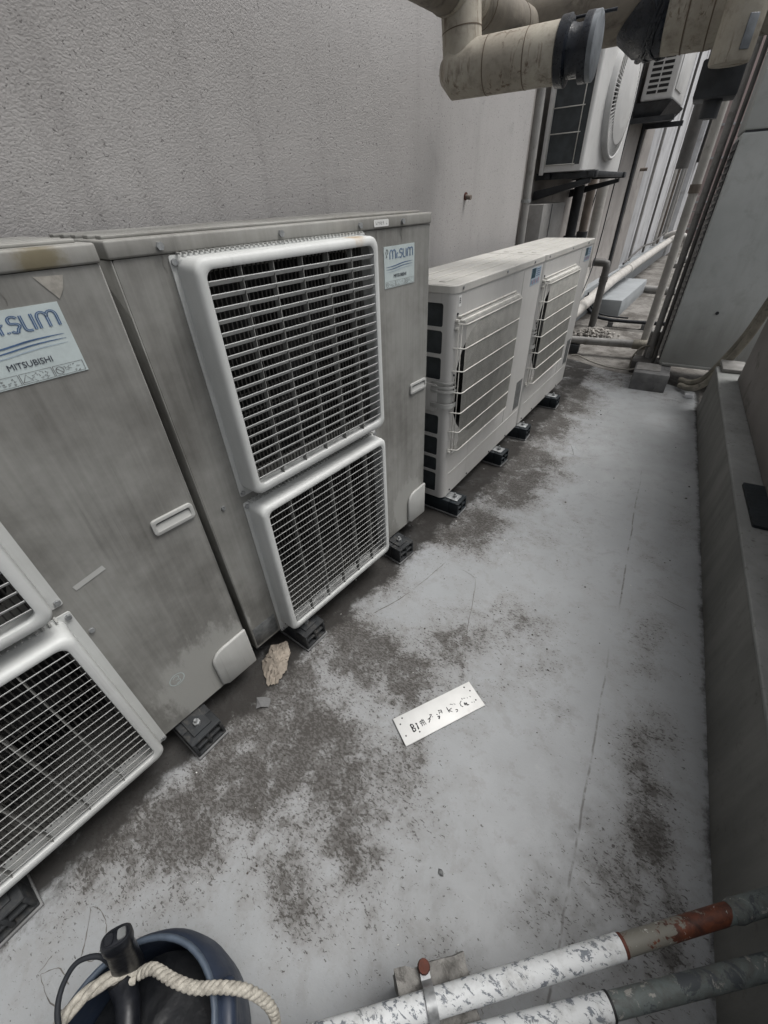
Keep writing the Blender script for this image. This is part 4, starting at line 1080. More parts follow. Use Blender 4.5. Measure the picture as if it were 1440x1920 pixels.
def relb(a): return L0(along(B0, B1, a), B0)
jb = 0.685
MB().tube([relb(0), relb(jb)], 0.0195, 20).build('white_cover', M['peel'], fq, smooth=60)
MB().tube([relb(jb - 0.01), relb(1.0)], 0.0178, 20).build('bare_pipe', M['greenpipe'], fq, smooth=60)
MB().tube([relb(jb), relb(jb + 0.004)], 0.0202, 20).build('end_band', M['ink_black'], fq, smooth=40)
d_ = (Vector(A1) - Vector(A0)).normalized(); n_ = Vector((-d_.y, d_.x, 0))
ang = math.atan2(d_.y, d_.x)
cb = empty('support_block', (0.028, 0.062, 0), ang)
tag(cb, 'rough concrete support block under the peeling white pipe', 'block')
bm = bmesh.new()
bmesh.ops.create_cube(bm, size=1)
bmesh.ops.subdivide_edges(bm, edges=bm.edges[:], cuts=6, use_grid_fill=True)
for v in bm.verts:
    v.co = Vector((v.co.x * 0.135, v.co.y * 0.125, (v.co.z + 0.5) * 0.225))
    if v.co.z > 0.002: v.co += Vector((random.uniform(-1, 1), random.uniform(-1, 1), random.uniform(-1, 0.4))) * 0.0035
me = bpy.data.meshes.new('block'); bm.to_mesh(me); bm.free()
link('block', me, M['concrete_old'], cb)
cl = empty('pipe_clamp', (0.012, 0.062, 0.225), ang)
tag(cl, 'steel strap over the white pipe ending in a rusty red bolt', 'clamp')
band = MB()
prof = [(0.052, 0.004)] + [(0.030, 0.006)] + [(0.0225 * math.cos(R(a)), 0.025 + 0.0225 * math.sin(R(a))) for a in range(0, 181, 15)] + [(-0.030, 0.006), (-0.052, 0.004)]
band.loft([[(-0.009, y, z) for y, z in prof] + [(-0.009, y, z + 0.0022) for y, z in prof[::-1]], [(0.009, y, z) for y, z in prof] + [(0.009, y, z + 0.0022) for y, z in prof[::-1]]])
band.build('strap', M['steel'], cl, smooth=40)
MB().cyl((0, 0.046, 0.003), (0, 0.046, 0.017), 0.012, 12, r1=0.010).build('bolt', M['rust'], cl, smooth=40)
MB().cyl((0, -0.046, 0.003), (0, -0.046, 0.017), 0.012, 12, r1=0.010).build('bolt', M['rust'], cl, smooth=40)

# black pad on the ledge
bp = MB()
bp.loft([[(x, y, 0) for x, y in rrect(-0.05, 0.03, -0.16, 0.16, 0.008, 4)], [(x, y, 0.012) for x, y in rrect(-0.05, 0.03, -0.16, 0.16, 0.008, 4)]])
bpo = bp.build('rubber_pad', M['rubber_new'], None, (0.608, 1.86, 0.3355), smooth=40)
bpo.rotation_euler = (0, 0, R(1.5))
tag(bpo, 'thin black rubber pad lying on the ledge at the right edge', 'pad')

# ================================================================== BUCKET WITH ROPE
BC = (-0.383, -0.232)
bk = empty('bucket', (BC[0], BC[1], 0.0))
tag(bk, 'dark blue plastic tub at the lower left corner holding black gear', 'bucket')
MB().lathe([(0.10, 0.002), (0.118, 0.002), (0.132, 0.02), (0.148, 0.10), (0.155, 0.18), (0.154, 0.235), (0.147, 0.27), (0.138, 0.290), (0.133, 0.292), (0.130, 0.27), (0.143, 0.18), (0.136, 0.08), (0.118, 0.02), (0.002, 0.02)], seg=56).build('body', M['bucket'], bk, smooth=60)
MB().lathe([(0.1385, 0.287), (0.1400, 0.294), (0.1375, 0.300), (0.1330, 0.301), (0.1295, 0.297), (0.1290, 0.290), (0.1330, 0.286)], seg=56).build('rim', M['bucket_rim'], bk, smooth=180)
for a in (R(48), R(228)):
    c_ = Vector((0.148 * math.cos(a), 0.148 * math.sin(a), 0.265))
    MB().obox(c_, (0.03, 0.09, 0.035), Matrix.Rotation(a, 3, 'Z')).build('lug', M['bucket'], bk, bevel=0.012, seg=3)
# black bag surface inside
nr, na = 16, 56
vs = []; fs = []
for i in range(nr + 1):
    for j in range(na):
        r_ = 0.128 * i / nr; a = 2 * math.pi * j / na
        h_ = 0.215 + 0.045 * (float(fbm(np.array([[r_ * math.cos(a) + 3]]), np.array([[r_ * math.sin(a) + 3]]), 14, 3, 71)[0, 0]) - 0.3) * (1.4 - i / nr) - 0.03 * (i / nr) ** 2
        vs.append((r_ * math.cos(a), r_ * math.sin(a), h_))
for i in range(nr):
    for j in range(na):
        fs.append((i * na + j, i * na + (j + 1) % na, (i + 1) * na + (j + 1) % na, (i + 1) * na + j))
bag = MB().add(vs, fs).build('black_bag', M['black_bag'], None, (BC[0], BC[1], 0.0), smooth=180, recalc=False)
tag(bag, 'crumpled black plastic bag stuffed inside the blue tub', 'bag')
# upright black tool grip
gp = empty('tool_grip', (-0.480, -0.182, 0.24))
tag(gp, 'upright black tool grip standing at the rim of the tub', 'tool')
def oval(c, rx, ry, ang_, n=24, p=2.6):
    out = []
    for k in range(n):
        a = 2 * math.pi * k / n
        x = rx * math.copysign(abs(math.cos(a)) ** (2 / p), math.cos(a)); y = ry * math.copysign(abs(math.sin(a)) ** (2 / p), math.sin(a))
        out.append((c[0] + x * math.cos(ang_) - y * math.sin(ang_), c[1] + x * math.sin(ang_) + y * math.cos(ang_), c[2]))
    return out
GA = R(55)
gs = [(0.0, 0.024, 0.016), (0.05, 0.025, 0.016), (0.10, 0.023, 0.0145), (0.16, 0.021, 0.0135), (0.172, 0.0235, 0.015), (0.196, 0.0235, 0.015), (0.203, 0.021, 0.0125)]
MB().loft([oval((0.026 * z / 0.2, 0.044 * z / 0.2, z), rx, ry, GA) for z, rx, ry in gs]).build('grip', M['black_plastic'], gp, smooth=50)
MB().loft([oval((0.0264, 0.0447, 0.2035), 0.0185, 0.0105, GA), oval((0.0266, 0.045, 0.2052), 0.017, 0.009, GA)]).build('end_cap', M['black_plastic'], gp, smooth=50)
for s_ in (-1, 1):
    cxx = 0.0266 + s_ * 0.009 * math.cos(GA); cyy = 0.045 + s_ * 0.009 * math.sin(GA)
    MB().loft([oval((cxx, cyy, 0.2053), 0.0065, 0.0075, GA, 16, 4), oval((cxx, cyy, 0.2070), 0.0058, 0.0068, GA, 16, 4)]).build('cap_button', M['plate_grey'] if s_ > 0 else M['black_plastic'], gp, smooth=40)
tlb = MB().tube(spline([(-0.47, -0.185, 0.30), (-0.44, -0.20, 0.275), (-0.395, -0.24, 0.262), (-0.34, -0.29, 0.262)], 6), 0.02, 12)
tlo = tlb.build('tool_sleeve', M['black_plastic'], None, smooth=60)
tag(tlo, 'thick black sleeve running across the bag inside the tub', 'tool')
# carrying strap hoop
sp_ = spline([(-0.470, -0.180, 0.32), (-0.494, -0.177, 0.36), (-0.519, -0.198, 0.365), (-0.520, -0.222, 0.36), (-0.506, -0.243, 0.355), (-0.483, -0.258, 0.345), (-0.455, -0.275, 0.31), (-0.43, -0.285, 0.25)], 8)
mb = MB()
rings = []
for i, p in enumerate(sp_):
    rings.append([(p.x - 0.001, p.y, p.z - 0.006), (p.x + 0.001, p.y, p.z - 0.006), (p.x + 0.001, p.y, p.z + 0.006), (p.x - 0.001, p.y, p.z + 0.006)])
mb.tube(sp_, 0.0042, 8)
tag(mb.build('carrying_strap', M['strap'], smooth=60), 'thin black strap looping out over the left rim of the tub', 'strap')
# twisted rope: three strands each
def rope(path, r, pitch, name, label):
    P = spline(path, 14)
    L = [0.0]
    for a, b in zip(P[:-1], P[1:]): L.append(L[-1] + (b - a).length)
    root = empty(name, P[0]); tag(root, label, 'rope')
    for s_ in range(3):
        pts = []
        up = Vector((0, 0, 1))
        for i, p in enumerate(P):
            t_ = (P[min(i + 1, len(P) - 1)] - P[max(i - 1, 0)]).normalized()
            a_ = t_.cross(up).normalized(); b_ = a_.cross(t_)
            ph = 2 * math.pi * (L[i] / pitch + s_ / 3)
            pts.append(p + (a_ * math.cos(ph) + b_ * math.sin(ph)) * r * 0.55 - P[0])
        MB().tube(pts, r * 0.62, 10).build('strand', M['rope'], root, smooth=180)
rope([(-0.445, -0.165, 0.295), (-0.423, -0.147, 0.312), (-0.378, -0.137, 0.318), (-0.339, -0.124, 0.315), (-0.301, -0.101, 0.312), (-0.262, -0.083, 0.300), (-0.228, -0.080, 0.26), (-0.212, -0.098, 0.20), (-0.20, -0.14, 0.13), (-0.205, -0.2, 0.05)], 0.0080, 0.031, 'rope', 'cream twisted rope draped over the right rim of the tub')
rope([(-0.448, -0.172, 0.292), (-0.470, -0.185, 0.306), (-0.487, -0.203, 0.31), (-0.497, -0.225, 0.312), (-0.503, -0.25, 0.312), (-0.50, -0.28, 0.30), (-0.49, -0.31, 0.26)], 0.0100, 0.11, 'rope', 'frayed cream rope end lying along the left rim of the tub')

# ================================================================== OVERHEAD LAGGED PIPES
AY, AZ = 1.77, 1.676
pa_ = empty('lagged_pipe', (-0.76, AY, AZ))
tag(pa_, 'tan lagged pipe stub ending in a black taped flange, at the top', 'pipe')
def tl(*pts): return [(p[0] + 0.76, p[1] - AY, p[2] - AZ) for p in pts]
MB().tube(tl((-0.797, AY, AZ), (-0.792, AY, AZ), (-0.757, AY, AZ), (-0.60, AY, AZ), (-0.42, AY, AZ)), 0.066, 28, radii=[0.020, 0.031, 0.0655, 0.066, 0.066]).build('lagging', M['wrap'], pa_, smooth=35)
MB().tube(tl((-0.726, AY, AZ + 0.01), (-0.745, AY, AZ + 0.165)), 0.0600, 28).build('riser', M['wrap'], pa_, smooth=60)
for x in (-0.64, -0.52):
    MB().tube(tl((x, AY, AZ), (x + 0.0025, AY, AZ)), 0.0668, 28).build('seam', M['seam_dark'], pa_, smooth=60)
MB().tube(tl((-0.7345, AY, AZ + 0.082), (-0.7348, AY, AZ + 0.0845)), 0.0606, 28).build('seam', M['seam_dark'], pa_, smooth=60)
MB().tube(tl((-0.432, AY, AZ), (-0.428, AY, AZ), (-0.405, AY, AZ), (-0.400, AY, AZ)), 0.07, 28, radii=[0.067, 0.073, 0.074, 0.062]).build('tape_band', M['tape_black'], pa_, smooth=50)
MB().tube(tl((-0.402, AY, AZ), (-0.385, AY, AZ), (-0.365, AY, AZ)), 0.05, 28, radii=[0.058, 0.052, 0.054]).build('tape_neck', M['tape_black'], pa_, smooth=60)
fl = MB().tube(tl((-0.366, AY, AZ), (-0.364, AY, AZ), (-0.345, AY, AZ), (-0.343, AY, AZ)), 0.07, 32, radii=[0.060, 0.071, 0.071, 0.069]).build('flange', M['tape_black'], pa_, smooth=40)
MB().tube(tl((-0.343, AY, AZ), (-0.330, AY, AZ), (-0.328, AY, AZ)), 0.07, 32, radii=[0.070, 0.070, 0.067]).build('blank_plate', M['flange_grey'], fl, smooth=40)
MB().tube(tl((-0.60, AY + 0.03, AZ + 0.069), (-0.30, AY + 0.03, AZ + 0.070)), 0.004, 8).build('trace_wire', M['tape_black'], pa_, smooth=60)
# main run above
MY = 0.1
pm = empty('lagged_pipe', (-0.782, 1.5, 1.845), -MY)
tag(pm, 'dark stained lagged pipe running overhead along the alley', 'pipe')
MB().tube([(0.0, -2.6, 0), (0.0, 0.0, 0), (0.0, 0.84, 0)], 0.062, 28).build('lagging', M['wrap_dark'], pm, smooth=60)
for y in (-0.6, -0.15, 0.42, 0.70):
    MB().tube([(0, y, 0), (0, y + 0.003, 0)], 0.0632, 28).build('seam', M['seam_dark'], pm, smooth=60)
MB().tube([(0, 0.20, 0), (0, 0.37, 0)], 0.0645, 28).build('saddle', M['wrap'], pm, smooth=60)
# cross run behind with black tape
BY, BZ = 2.37, 1.850
pbx = empty('lagged_pipe', (-0.35, BY, BZ))
tag(pbx, 'thick tan lagged pipe crossing the top right with a black tape wrap', 'pipe')
def tb(*pts): return [(p[0] + 0.35, p[1], p[2]) for p in pts]
MB().tube(tb((-0.85, 0, 0.02), (-0.24, 0, 0.02)), 0.095, 32).build('lagging', M['wrap_dark'], pbx, smooth=60)
MB().tube(tb((-0.30, 0, 0.01), (-0.295, 0, 0.005), (-0.225, 0, 0.0), (-0.22, 0, 0.0)), 0.12, 32, radii=[0.112, 0.124, 0.128, 0.124]).build('tape_wrap', M['tape_black'], pbx, smooth=60)
MB().tube(tb((-0.225, 0, 0), (-0.08, 0, 0), (0.05, 0, 0.004), (0.9, 0, 0.004)), 0.122, 32, radii=[0.122, 0.124, 0.113, 0.113]).build('lagging', M['wrap'], pbx, smooth=60)
for x in (-0.16, -0.09, 0.12):
    MB().tube(tb((x, 0, 0.0), (x + 0.004, 0, 0.0)), 0.1248 if x < 0 else 0.1142, 32).build('seam', M['seam_dark'], pbx, smooth=60)
ob_ = MB()
for k in range(4):
    a0 = -0.275 + k * 0.014
    ob_.tube(tb(*[(a0 + 0.03 * math.sin(q * 0.7 + k), 0.128 * math.cos(q * 0.35 + 3.0), 0.126 * math.sin(q * 0.35 + 3.0)) for q in range(10)]), 0.006, 6)
ob_.build('tape_folds', M['tape_black'], pbx, smooth=60)
# vertical drop with cap and hanger
pc = empty('lagged_pipe', (0.0, 2.235, 1.665))
tag(pc, 'pale capped vertical pipe stub in front of the thick cross pipe', 'pipe')
MB().tube([(0, 0, 0), (0, 0, 0.006), (0, 0, 0.2), (0, 0.0, 0.55)], 0.058, 28, radii=[0.054, 0.057, 0.058, 0.058]).build('lagging', M['wrap'], pc, smooth=40)
MB().obox((0.028, -0.051, 0.06), (0.028, 0.004, 0.075), Matrix.Rotation(0.5, 3, 'Z')).build('tape_patch', M['flange_grey'], pc, bevel=0.002)
hg = empty('pipe_hanger', (-0.02, 2.42, 1.60))
tag(hg, 'dark steel hanger bracket beneath the capped pipe stub', 'bracket')
MB().box(-0.055, 0.075, -0.09, 0.05, 0.0, 0.10).build('channel', M['steel_dark'], hg, bevel=0.006)
MB().cyl((0.01, -0.02, -0.05), (0.01, -0.02, -0.001), 0.03, 14).build('drop_rod', M['steel_dark'], hg, smooth=40)

# ================================================================== WALL-HUNG AIR CONDITIONERS
H0 = (-0.727, 4.2, 0.095)
hu = empty('air_conditioner', (H0[0], H0[1], 1.478), math.pi / 2 - H0[2])
tag(hu, 'white air conditioner hung on the wall with a round fan guard', 'air conditioner')
HW, HH, HD = 1.22, 0.82, 0.30
hf = plate_mesh('front_panel', [rrect(0.02, HW, 0.0, HH, 0.004, 2), circ(0.66, 0.44, 0.345, 56)], 0.003, lambda u, w, d: (u, 0.0015 + d, w))
link('front_panel', hf, M['ac_white'], hu)
cm = MB(); vs = []; fs = []
for k in range(8):
    a = R(90 * k / 7); vs += [(0.02 - 0.02 * math.sin(a), 0.02 - 0.02 * math.cos(a), 0), (0.02 - 0.02 * math.sin(a), 0.02 - 0.02 * math.cos(a), HH)]
for k in range(7): fs.append((2 * k, 2 * k + 2, 2 * k + 3, 2 * k + 1))
cm.add(vs, fs).build('corner_post', M['ac_white'], hu, smooth=180)
ca = MB(); ca.box(0, HW, HD, HD + 0.003, 0, HH); ca.box(HW - 0.003, HW, 0, HD, 0, HH); ca.box(0, HW, 0.003, HD, HH, HH + 0.003); ca.box(0.0, HW, 0.003, HD, -0.003, 0.0)
ca.box(0.0, 0.004, 0.02, 0.026, 0, HH); ca.box(0.0, 0.004, HD - 0.022, HD, 0, HH); ca.box(0.0, 0.004, 0.026, HD - 0.022, 0.0, 0.034); ca.box(0.0, 0.004, 0.026, HD - 0.022, HH - 0.03, HH)
ca.build('casing', M['ac_white'], hu)
MB().box(0.008, 0.014, 0.022, HD - 0.012, 0.02, HH - 0.02).build('coil', M['coil_blue'], hu)
MB().box(0.02, HW - 0.02, 0.14, 0.15, 0.02, HH - 0.02).build('bulkhead', M['cavity'], hu)
sgd = empty('side_guard', (0, 0, 0), 0, hu)
for z in (0.038, 0.215, 0.355, 0.495, 0.635, 0.775):
    MB().tube([(-0.008, 0.058, z), (-0.008, HD - 0.018, z)], 0.0035, 6).build('wire', M['wire_white'], sgd, smooth=180)
for y in (0.072, HD - 0.018):
    MB().tube([(-0.0075, y, 0.02), (-0.0075, y, HH - 0.02)], 0.0035, 6).build('wire', M['wire_white'], sgd, smooth=180)
MB().box(-0.012, 0.002, HD - 0.016, HD + 0.016, -0.02, HH).build('side_bracket', M['ac_white'], hu, bevel=0.003)
# round guard: dished ring with radial fins
gd = MB().lathe([(0.375, 0.0), (0.372, 0.035), (0.362, 0.045), (0.350, 0.040), (0.345, 0.01)], seg=64)
gdo = gd.build('fan_guard', M['ac_white'], hu, smooth=180, recalc=False)
gdo.matrix_local = Matrix.Translation((0.66, 0.0, 0.44)) @ Matrix.Rotation(R(90), 4, 'X')
fn = MB()
for k in range(90):
    a = 2 * math.pi * k / 90
    c_, s_ = math.cos(a), math.sin(a); tx, ty = -s_, c_
    w_ = 0.0022
    pts = [(0.349, 0.02), (0.349, 0.041), (0.275, 0.052), (0.275, 0.036)]
    v_ = []
    for sg_ in (-1, 1):
        for r_, z_ in pts: v_.append((r_ * c_ + sg_ * w_ * tx, r_ * s_ + sg_ * w_ * ty, z_))
    fn.add(v_, [(0, 1, 2, 3), (7, 6, 5, 4), (0, 4, 5, 1), (1, 5, 6, 2), (2, 6, 7, 3), (3, 7, 4, 0)])
fn.lathe([(0.276, 0.036), (0.276, 0.053), (0.18, 0.066), (0.0, 0.074)], seg=64)
fno = fn.build('guard_fins', M['ac_white'], hu, recalc=False)
tag(fno, kind='stuff')
fno.matrix_local = Matrix.Translation((0.66, 0.0, 0.44)) @ Matrix.Rotation(R(90), 4, 'X')
# its bracket
hb = empty('wall_bracket', (H0[0], H0[1], 1.30), math.pi / 2 - H0[2])
tag(hb, 'dark steel cantilever bracket carrying the wall-hung air conditioner', 'bracket')
for u in (0.06, 1.05):
    MB().box(u, u + 0.05, -0.10, 0.36, 0.13, 0.172).build('arm', M['steel_dark'], hb, bevel=0.003)
    b = MB(); b.add([(u, 0.36, 0.0), (u + 0.05, 0.36, 0.0), (u + 0.05, 0.36, 0.06), (u, 0.36, 0.06), (u, -0.06, 0.10), (u + 0.05, -0.06, 0.10), (u + 0.05, -0.06, 0.129), (u, -0.06, 0.129)],
                    [(0, 1, 2, 3), (4, 7, 6, 5), (0, 4, 5, 1), (1, 5, 6, 2), (2, 6, 7, 3), (3, 7, 4, 0)])
    b.build('brace', M['steel_dark'], hb, bevel=0.002)
MB().box(0.03, 1.2, -0.085, -0.045, 0.135, 0.170).build('front_rail', M['steel_dark'], hb, bevel=0.002)
MB().box(0.03, 1.2, 0.24, 0.28, 0.135, 0.170).build('rear_rail', M['steel_dark'], hb, bevel=0.002)
MB().box(-0.02, 0.45, 0.20, 0.36, -0.10, -0.04).build('lower_rail', M['steel_dark'], hb, bevel=0.003)
MB().box(0.03, 0.14, -0.09, -0.02, 0.171, 0.1765).build('foot_plate', M['steel'], hb)
# second unit further along
G0 = (-0.44, 7.2, 0.095)
hv = empty('air_conditioner', (G0[0], G0[1], 2.13), math.pi / 2 - G0[2])
tag(hv, 'second wall-hung air conditioner, partly hidden behind the taped pipe', 'air conditioner')
MB().box(0.0, 0.9, 0.0, 0.32, 0.0, 0.65).build('casing', M['ac_white'], hv, bevel=0.02, seg=3)
for zz in range(9):
    for (a, b) in ((0.065, 0.16), (0.175, 0.27)):
        MB().box(-0.004, 0.001, a, b, 0.06 + zz * 0.045, 0.085 + zz * 0.045).build('louvre', M['cavity'], hv)
MB().box(0.05, 0.5, -0.012, 0.001, 0.08, 0.55).build('front_panel', M['ac_white'], hv, bevel=0.004)
hw = empty('drip_tray', (G0[0], G0[1], 1.95), math.pi / 2 - G0[2])
tag(hw, 'dark drip tray and bracket under the second wall-hung unit', 'tray')
tr = MB(); tr.loft([[(-0.03, -0.02, 0.17), (0.95, -0.02, 0.17), (0.95, 0.36, 0.17), (-0.03, 0.36, 0.17)], [(0.05, 0.08, 0.05), (0.9, 0.08, 0.05), (0.9, 0.36, 0.05), (0.05, 0.36, 0.05)]])
tr.build('tray', M['steel_dark'], hw)
MB().box(0.0, 0.05, -0.08, 0.40, 0.0, 0.049).build('arm', M['steel_dark'], hw)
MB().box(0.8, 0.85, -0.08, 0.40, 0.0, 0.049).build('arm', M['steel_dark'], hw)

# ================================================================== PIPES AND BITS ON THE FAR LEFT WALL
def fl_pt(s, out, z):           # point along far wall
    c_, s_ = math.cos(FA), math.sin(FA)
    return (-1.50 + s_ * s + c_ * out, c_ * s - s_ * out, z)
def pipe(name, pts, r, mat, label, cat='pipe', seg=14, smooth_n=0, parts=()):
    P = spline(pts, smooth_n) if smooth_n else [Vector(p) for p in pts]
    root = empty(name, P[0])
    tag(root, label, cat)
    MB().tube([p - P[0] for p in P], r, seg).build('tube', mat, root, smooth=60)
    for (pa0, pa1, rr, mm) in parts:
        MB().tube([Vector(pa0) - P[0], Vector(pa1) - P[0]], rr, seg).build('collar', mm, root, smooth=40)
    return root
pipe('conduit', [(-0.965, 3.66, -0.03), (-0.965, 3.66, 2.6)], 0.028, M['pvc_grey'], 'grey vertical conduit at the end of the stucco wall', parts=[((-0.965, 3.66, 1.30), (-0.965, 3.66, 1.318), 0.034, M['steel'])])
pipe('conduit', [(-1.045, 3.70, -0.03), (-1.045, 3.70, 2.6)], 0.018, M['pvc_dark'], 'thin dark vertical conduit beside the grey conduit')
db = empty('duct_cover', (-0.90, 4.02, 0.0), math.pi / 2 - FA)
tag(db, 'flat grey metal duct cover standing behind the beige units', 'duct')
MB().box(0.0, 0.55, 0.02, 0.16, -0.03, 1.28).build('panel', M['pvc_grey'], db, bevel=0.004)
MB().box(0.20, 0.206, 0.016, 0.0205, -0.03, 1.278).build('seam', M['steel_dark'], db)
pipe('drain_pipe', [fl_pt(5.20, 0.13, 0.0), fl_pt(5.20, 0.13, 1.45)], 0.045, M['steel_dark'], 'black vertical drain pipe below the wall-hung unit', parts=[(fl_pt(5.20, 0.13, 0.93), fl_pt(5.20, 0.13, 1.0), 0.06, M['steel_dark'])])
pipe('drain_pipe', [fl_pt(5.72, 0.11, 0.0), fl_pt(5.72, 0.11, 1.62)], 0.042, M['pipe_brown'], 'brown vertical pipe beside the black drain pipe', parts=[(fl_pt(5.72, 0.11, 0.93), fl_pt(5.72, 0.11, 1.0), 0.055, M['steel_dark'])])
pipe('lagged_pipe', [fl_pt(5.95, 0.17, 1.75), fl_pt(5.95, 0.17, 0.75), fl_pt(5.93, 0.19, 0.60), fl_pt(5.75, 0.22, 0.45), fl_pt(5.35, 0.25, 0.33)], 0.052, M['pvc_cream'], 'white wrapped pipe bending down behind the farther beige unit', smooth_n=6)
pipe('cable', [fl_pt(6.05, 0.27, 2.6), fl_pt(6.0, 0.26, 1.4), fl_pt(5.95, 0.26, 0.85), fl_pt(5.8, 0.27, 0.60), fl_pt(5.4, 0.30, 0.38)], 0.006, M['strap'], 'thin black cable hanging down the white wrapped pipe', 'cable', 6, 6)
pipe('cable', [fl_pt(6.35, 0.08, 2.6), fl_pt(6.3, 0.10, 1.9), fl_pt(5.9, 0.10, 1.15)], 0.006, M['strap'], 'thin black cable sagging below the wall-hung unit', 'cable', 6, 6)
pipe('conduit', [fl_pt(8.06, 0.02, 0.3), fl_pt(8.06, 0.02, 4.5)], 0.022, M['steel_dark'], 'dark vertical strip pipe beside the plaster pilaster')
pipe('elbow_pipe', [(-0.70, 5.92, 0.695), (-0.58, 5.92, 0.690), (-0.552, 5.92, 0.68), (-0.545, 5.92, 0.65), (-0.545, 5.92, -0.02)], 0.040, M['pvc_dark'], 'dark grey elbow pipe dropping to the ground behind the beige units', parts=[((-0.545, 5.92, 0.50), (-0.545, 5.92, 0.56), 0.046, M['pvc_dark'])])
pipe('pipe_bracket', [fl_pt(8.4, 0.05, 1.55), fl_pt(8.4, 0.14, 1.55)], 0.02, M['pipe_brown'], 'small rusty stub on the plaster pilaster', 'bracket')
pipe('drain_pipe', [fl_pt(5.5, 0.22, 0.20), fl_pt(7.6, 0.22, 0.30), fl_pt(14.2, 0.22, 0.34)], 0.065, M['pvc_cream'], 'long cream drain pipe running low along the far wall', parts=[(fl_pt(8.6, 0.22, 0.305), fl_pt(8.75, 0.22, 0.306), 0.071, M['pvc_cream']), (fl_pt(13.4, 0.22, 0.335), fl_pt(13.6, 0.22, 0.336), 0.072, M['pvc_cream'])])
pipe('elbow_pipe', [fl_pt(14.15, 0.22, 0.34), fl_pt(14.5, 0.26, 0.34), fl_pt(14.6, 0.42, 0.30), fl_pt(14.6, 0.50, 0.15), fl_pt(14.6, 0.52, -0.08)], 0.075, M['pvc_cream'], 'cream elbow at the far end of the long drain pipe', smooth_n=5)
pipe('elbow_pipe', [fl_pt(12.0, 0.62, -0.03), fl_pt(12.2, 0.62, 0.06), fl_pt(12.3, 0.80, 0.08), fl_pt(12.3, 1.2, 0.08)], 0.07, M['pvc_grey'], 'grey pipe elbow on the ground far down the alley', smooth_n=5)
for k, (s_, lb) in enumerate(((13.0, 'nearer of two thin grey pipes climbing the far wall'), (13.35, 'farther of two thin grey pipes climbing the far wall'))):
    pipe('riser_pipe', [fl_pt(s_, 0.08, 0.45), fl_pt(s_, 0.08, 4.8)], 0.035, M['pvc_grey'], lb)
pipe('valve', [fl_pt(13.2, 0.1, 0.42), fl_pt(13.2, 0.3, 0.50), fl_pt(13.3, 0.36, 0.46)], 0.05, M['pvc_cream'], 'cream pipe tee where the thin risers meet the drain pipe', 'pipe fitting', smooth_n=4)
pipe('riser_pipe', [fl_pt(14.4, 0.26, 1.75), fl_pt(14.4, 0.26, 4.8)], 0.13, M['pvc_dark'], 'thick dark vertical duct high on the far wall')
pipe('riser_pipe', [fl_pt(15.2, 0.26, 0.0), fl_pt(15.2, 0.26, 4.8)], 0.06, M['pvc_grey'], 'grey downpipe at the far end of the plaster wall')
for (s_, r_, z1_, mm, lb) in ((9.55, 0.022, 4.8, 'pvc_grey', 'thin grey pipe on the white panel just past the pilaster'), (10.9, 0.020, 4.8, 'pvc_dark', 'thin dark cable pipe in the middle of the white panel'),
                         (12.15, 0.030, 4.8, 'pvc_cream', 'thin cream pipe near the far end of the white panel'), (12.68, 0.024, 4.8, 'pipe_brown', 'thin brown pipe in the gap between the white panels'),
                         (13.75, 0.028, 4.8, 'pvc_cream', 'cream riser beyond the two thin grey pipes')):
    pipe('riser_pipe', [fl_pt(s_, 0.05, 0.32), fl_pt(s_, 0.05, z1_)], r_, M[mm], lb)
pipe('cable', [fl_pt(8.8, 0.10, 0.36), fl_pt(10.2, 0.11, 0.47), fl_pt(11.6, 0.11, 0.44), fl_pt(13.0, 0.11, 0.52)], 0.016, M['pvc_dark'], 'dark cable sagging above the long cream drain pipe', 'cable', 8, 6)
pipe('ground_pipe', [(-0.35, 8.9, 0.0), (0.30, 8.7, 0.01)], 0.05, M['pvc_grey'], 'grey pipe crossing the ground beyond the plinth block')
kb = empty('concrete_plinth', (-0.42, 7.75, -0.06), -FA)
tag(kb, 'pale blue grey concrete plinth block on the ground below the drain pipe', 'block')
MB().box(-0.19, 0.165, -0.85, 1.05, 0.0, 0.21).build('block', M['kerb_paint'], kb, bevel=0.008)
MB().box(0.0, 0.12, 1.056, 1.5, 0.0, 0.12).build('step', M['kerb_paint'], kb, bevel=0.008)

# low pipe across the far end of the painted floor
lp = empty('ground_pipe', (-0.66, 5.0, 0.08))
tag(lp, 'grey pipe lying across the ground just past the painted floor', 'pipe')
MB().tube([(0, 0, 0), (0.45, 0, 0.01), (0.74, 0, 0.02)], 0.038, 16).build('tube', M['pvc_grey'], lp, smooth=60)
MB().tube([(0.62, 0, 0.016), (0.80, 0, 0.02)], 0.046, 16).build('collar', M['hose_grey'], lp, smooth=40)
MB().tube([(0.78, 0, 0.02), (0.90, 0, 0.03)], 0.042, 16).build('socket', M['pvc_grey'], lp, smooth=40)
MB().box(0.03, 0.13, -0.05, 0.05, -0.12, -0.036).build('support', M['steel_dark'], lp, bevel=0.003)
vb = empty('valve_box', (0.10, 4.66, -0.05))
tag(vb, 'small dark green valve box beside the big grey cabinet', 'box')
MB().box(-0.10, 0.14, -0.10, 0.10, 0.0, 0.11).build('case', M['pvc_dark'], vb, bevel=0.008)
MB().box(-0.02, 0.10, 0.105, 0.25, 0.0, 0.33).build('post', M['concrete'], vb, bevel=0.006)
MB().tube(spline([(-0.10, -0.08, 0.03), (-0.10, -0.06, 0.15), (-0.03, 0.02, 0.22), (0.08, 0.08, 0.19), (0.13, 0.12, 0.12)], 6), 0.008, 8).build('loop', M['hose_grey'], vb, smooth=60)
cbp = spline([(-0.72, 6.22, 0.30), (-0.69, 6.20, 0.19), (-0.57, 6.20, 0.09), (-0.41, 6.20, 0.052), (-0.11, 6.20, 0.045), (0.30, 6.20, 0.055)], 8)
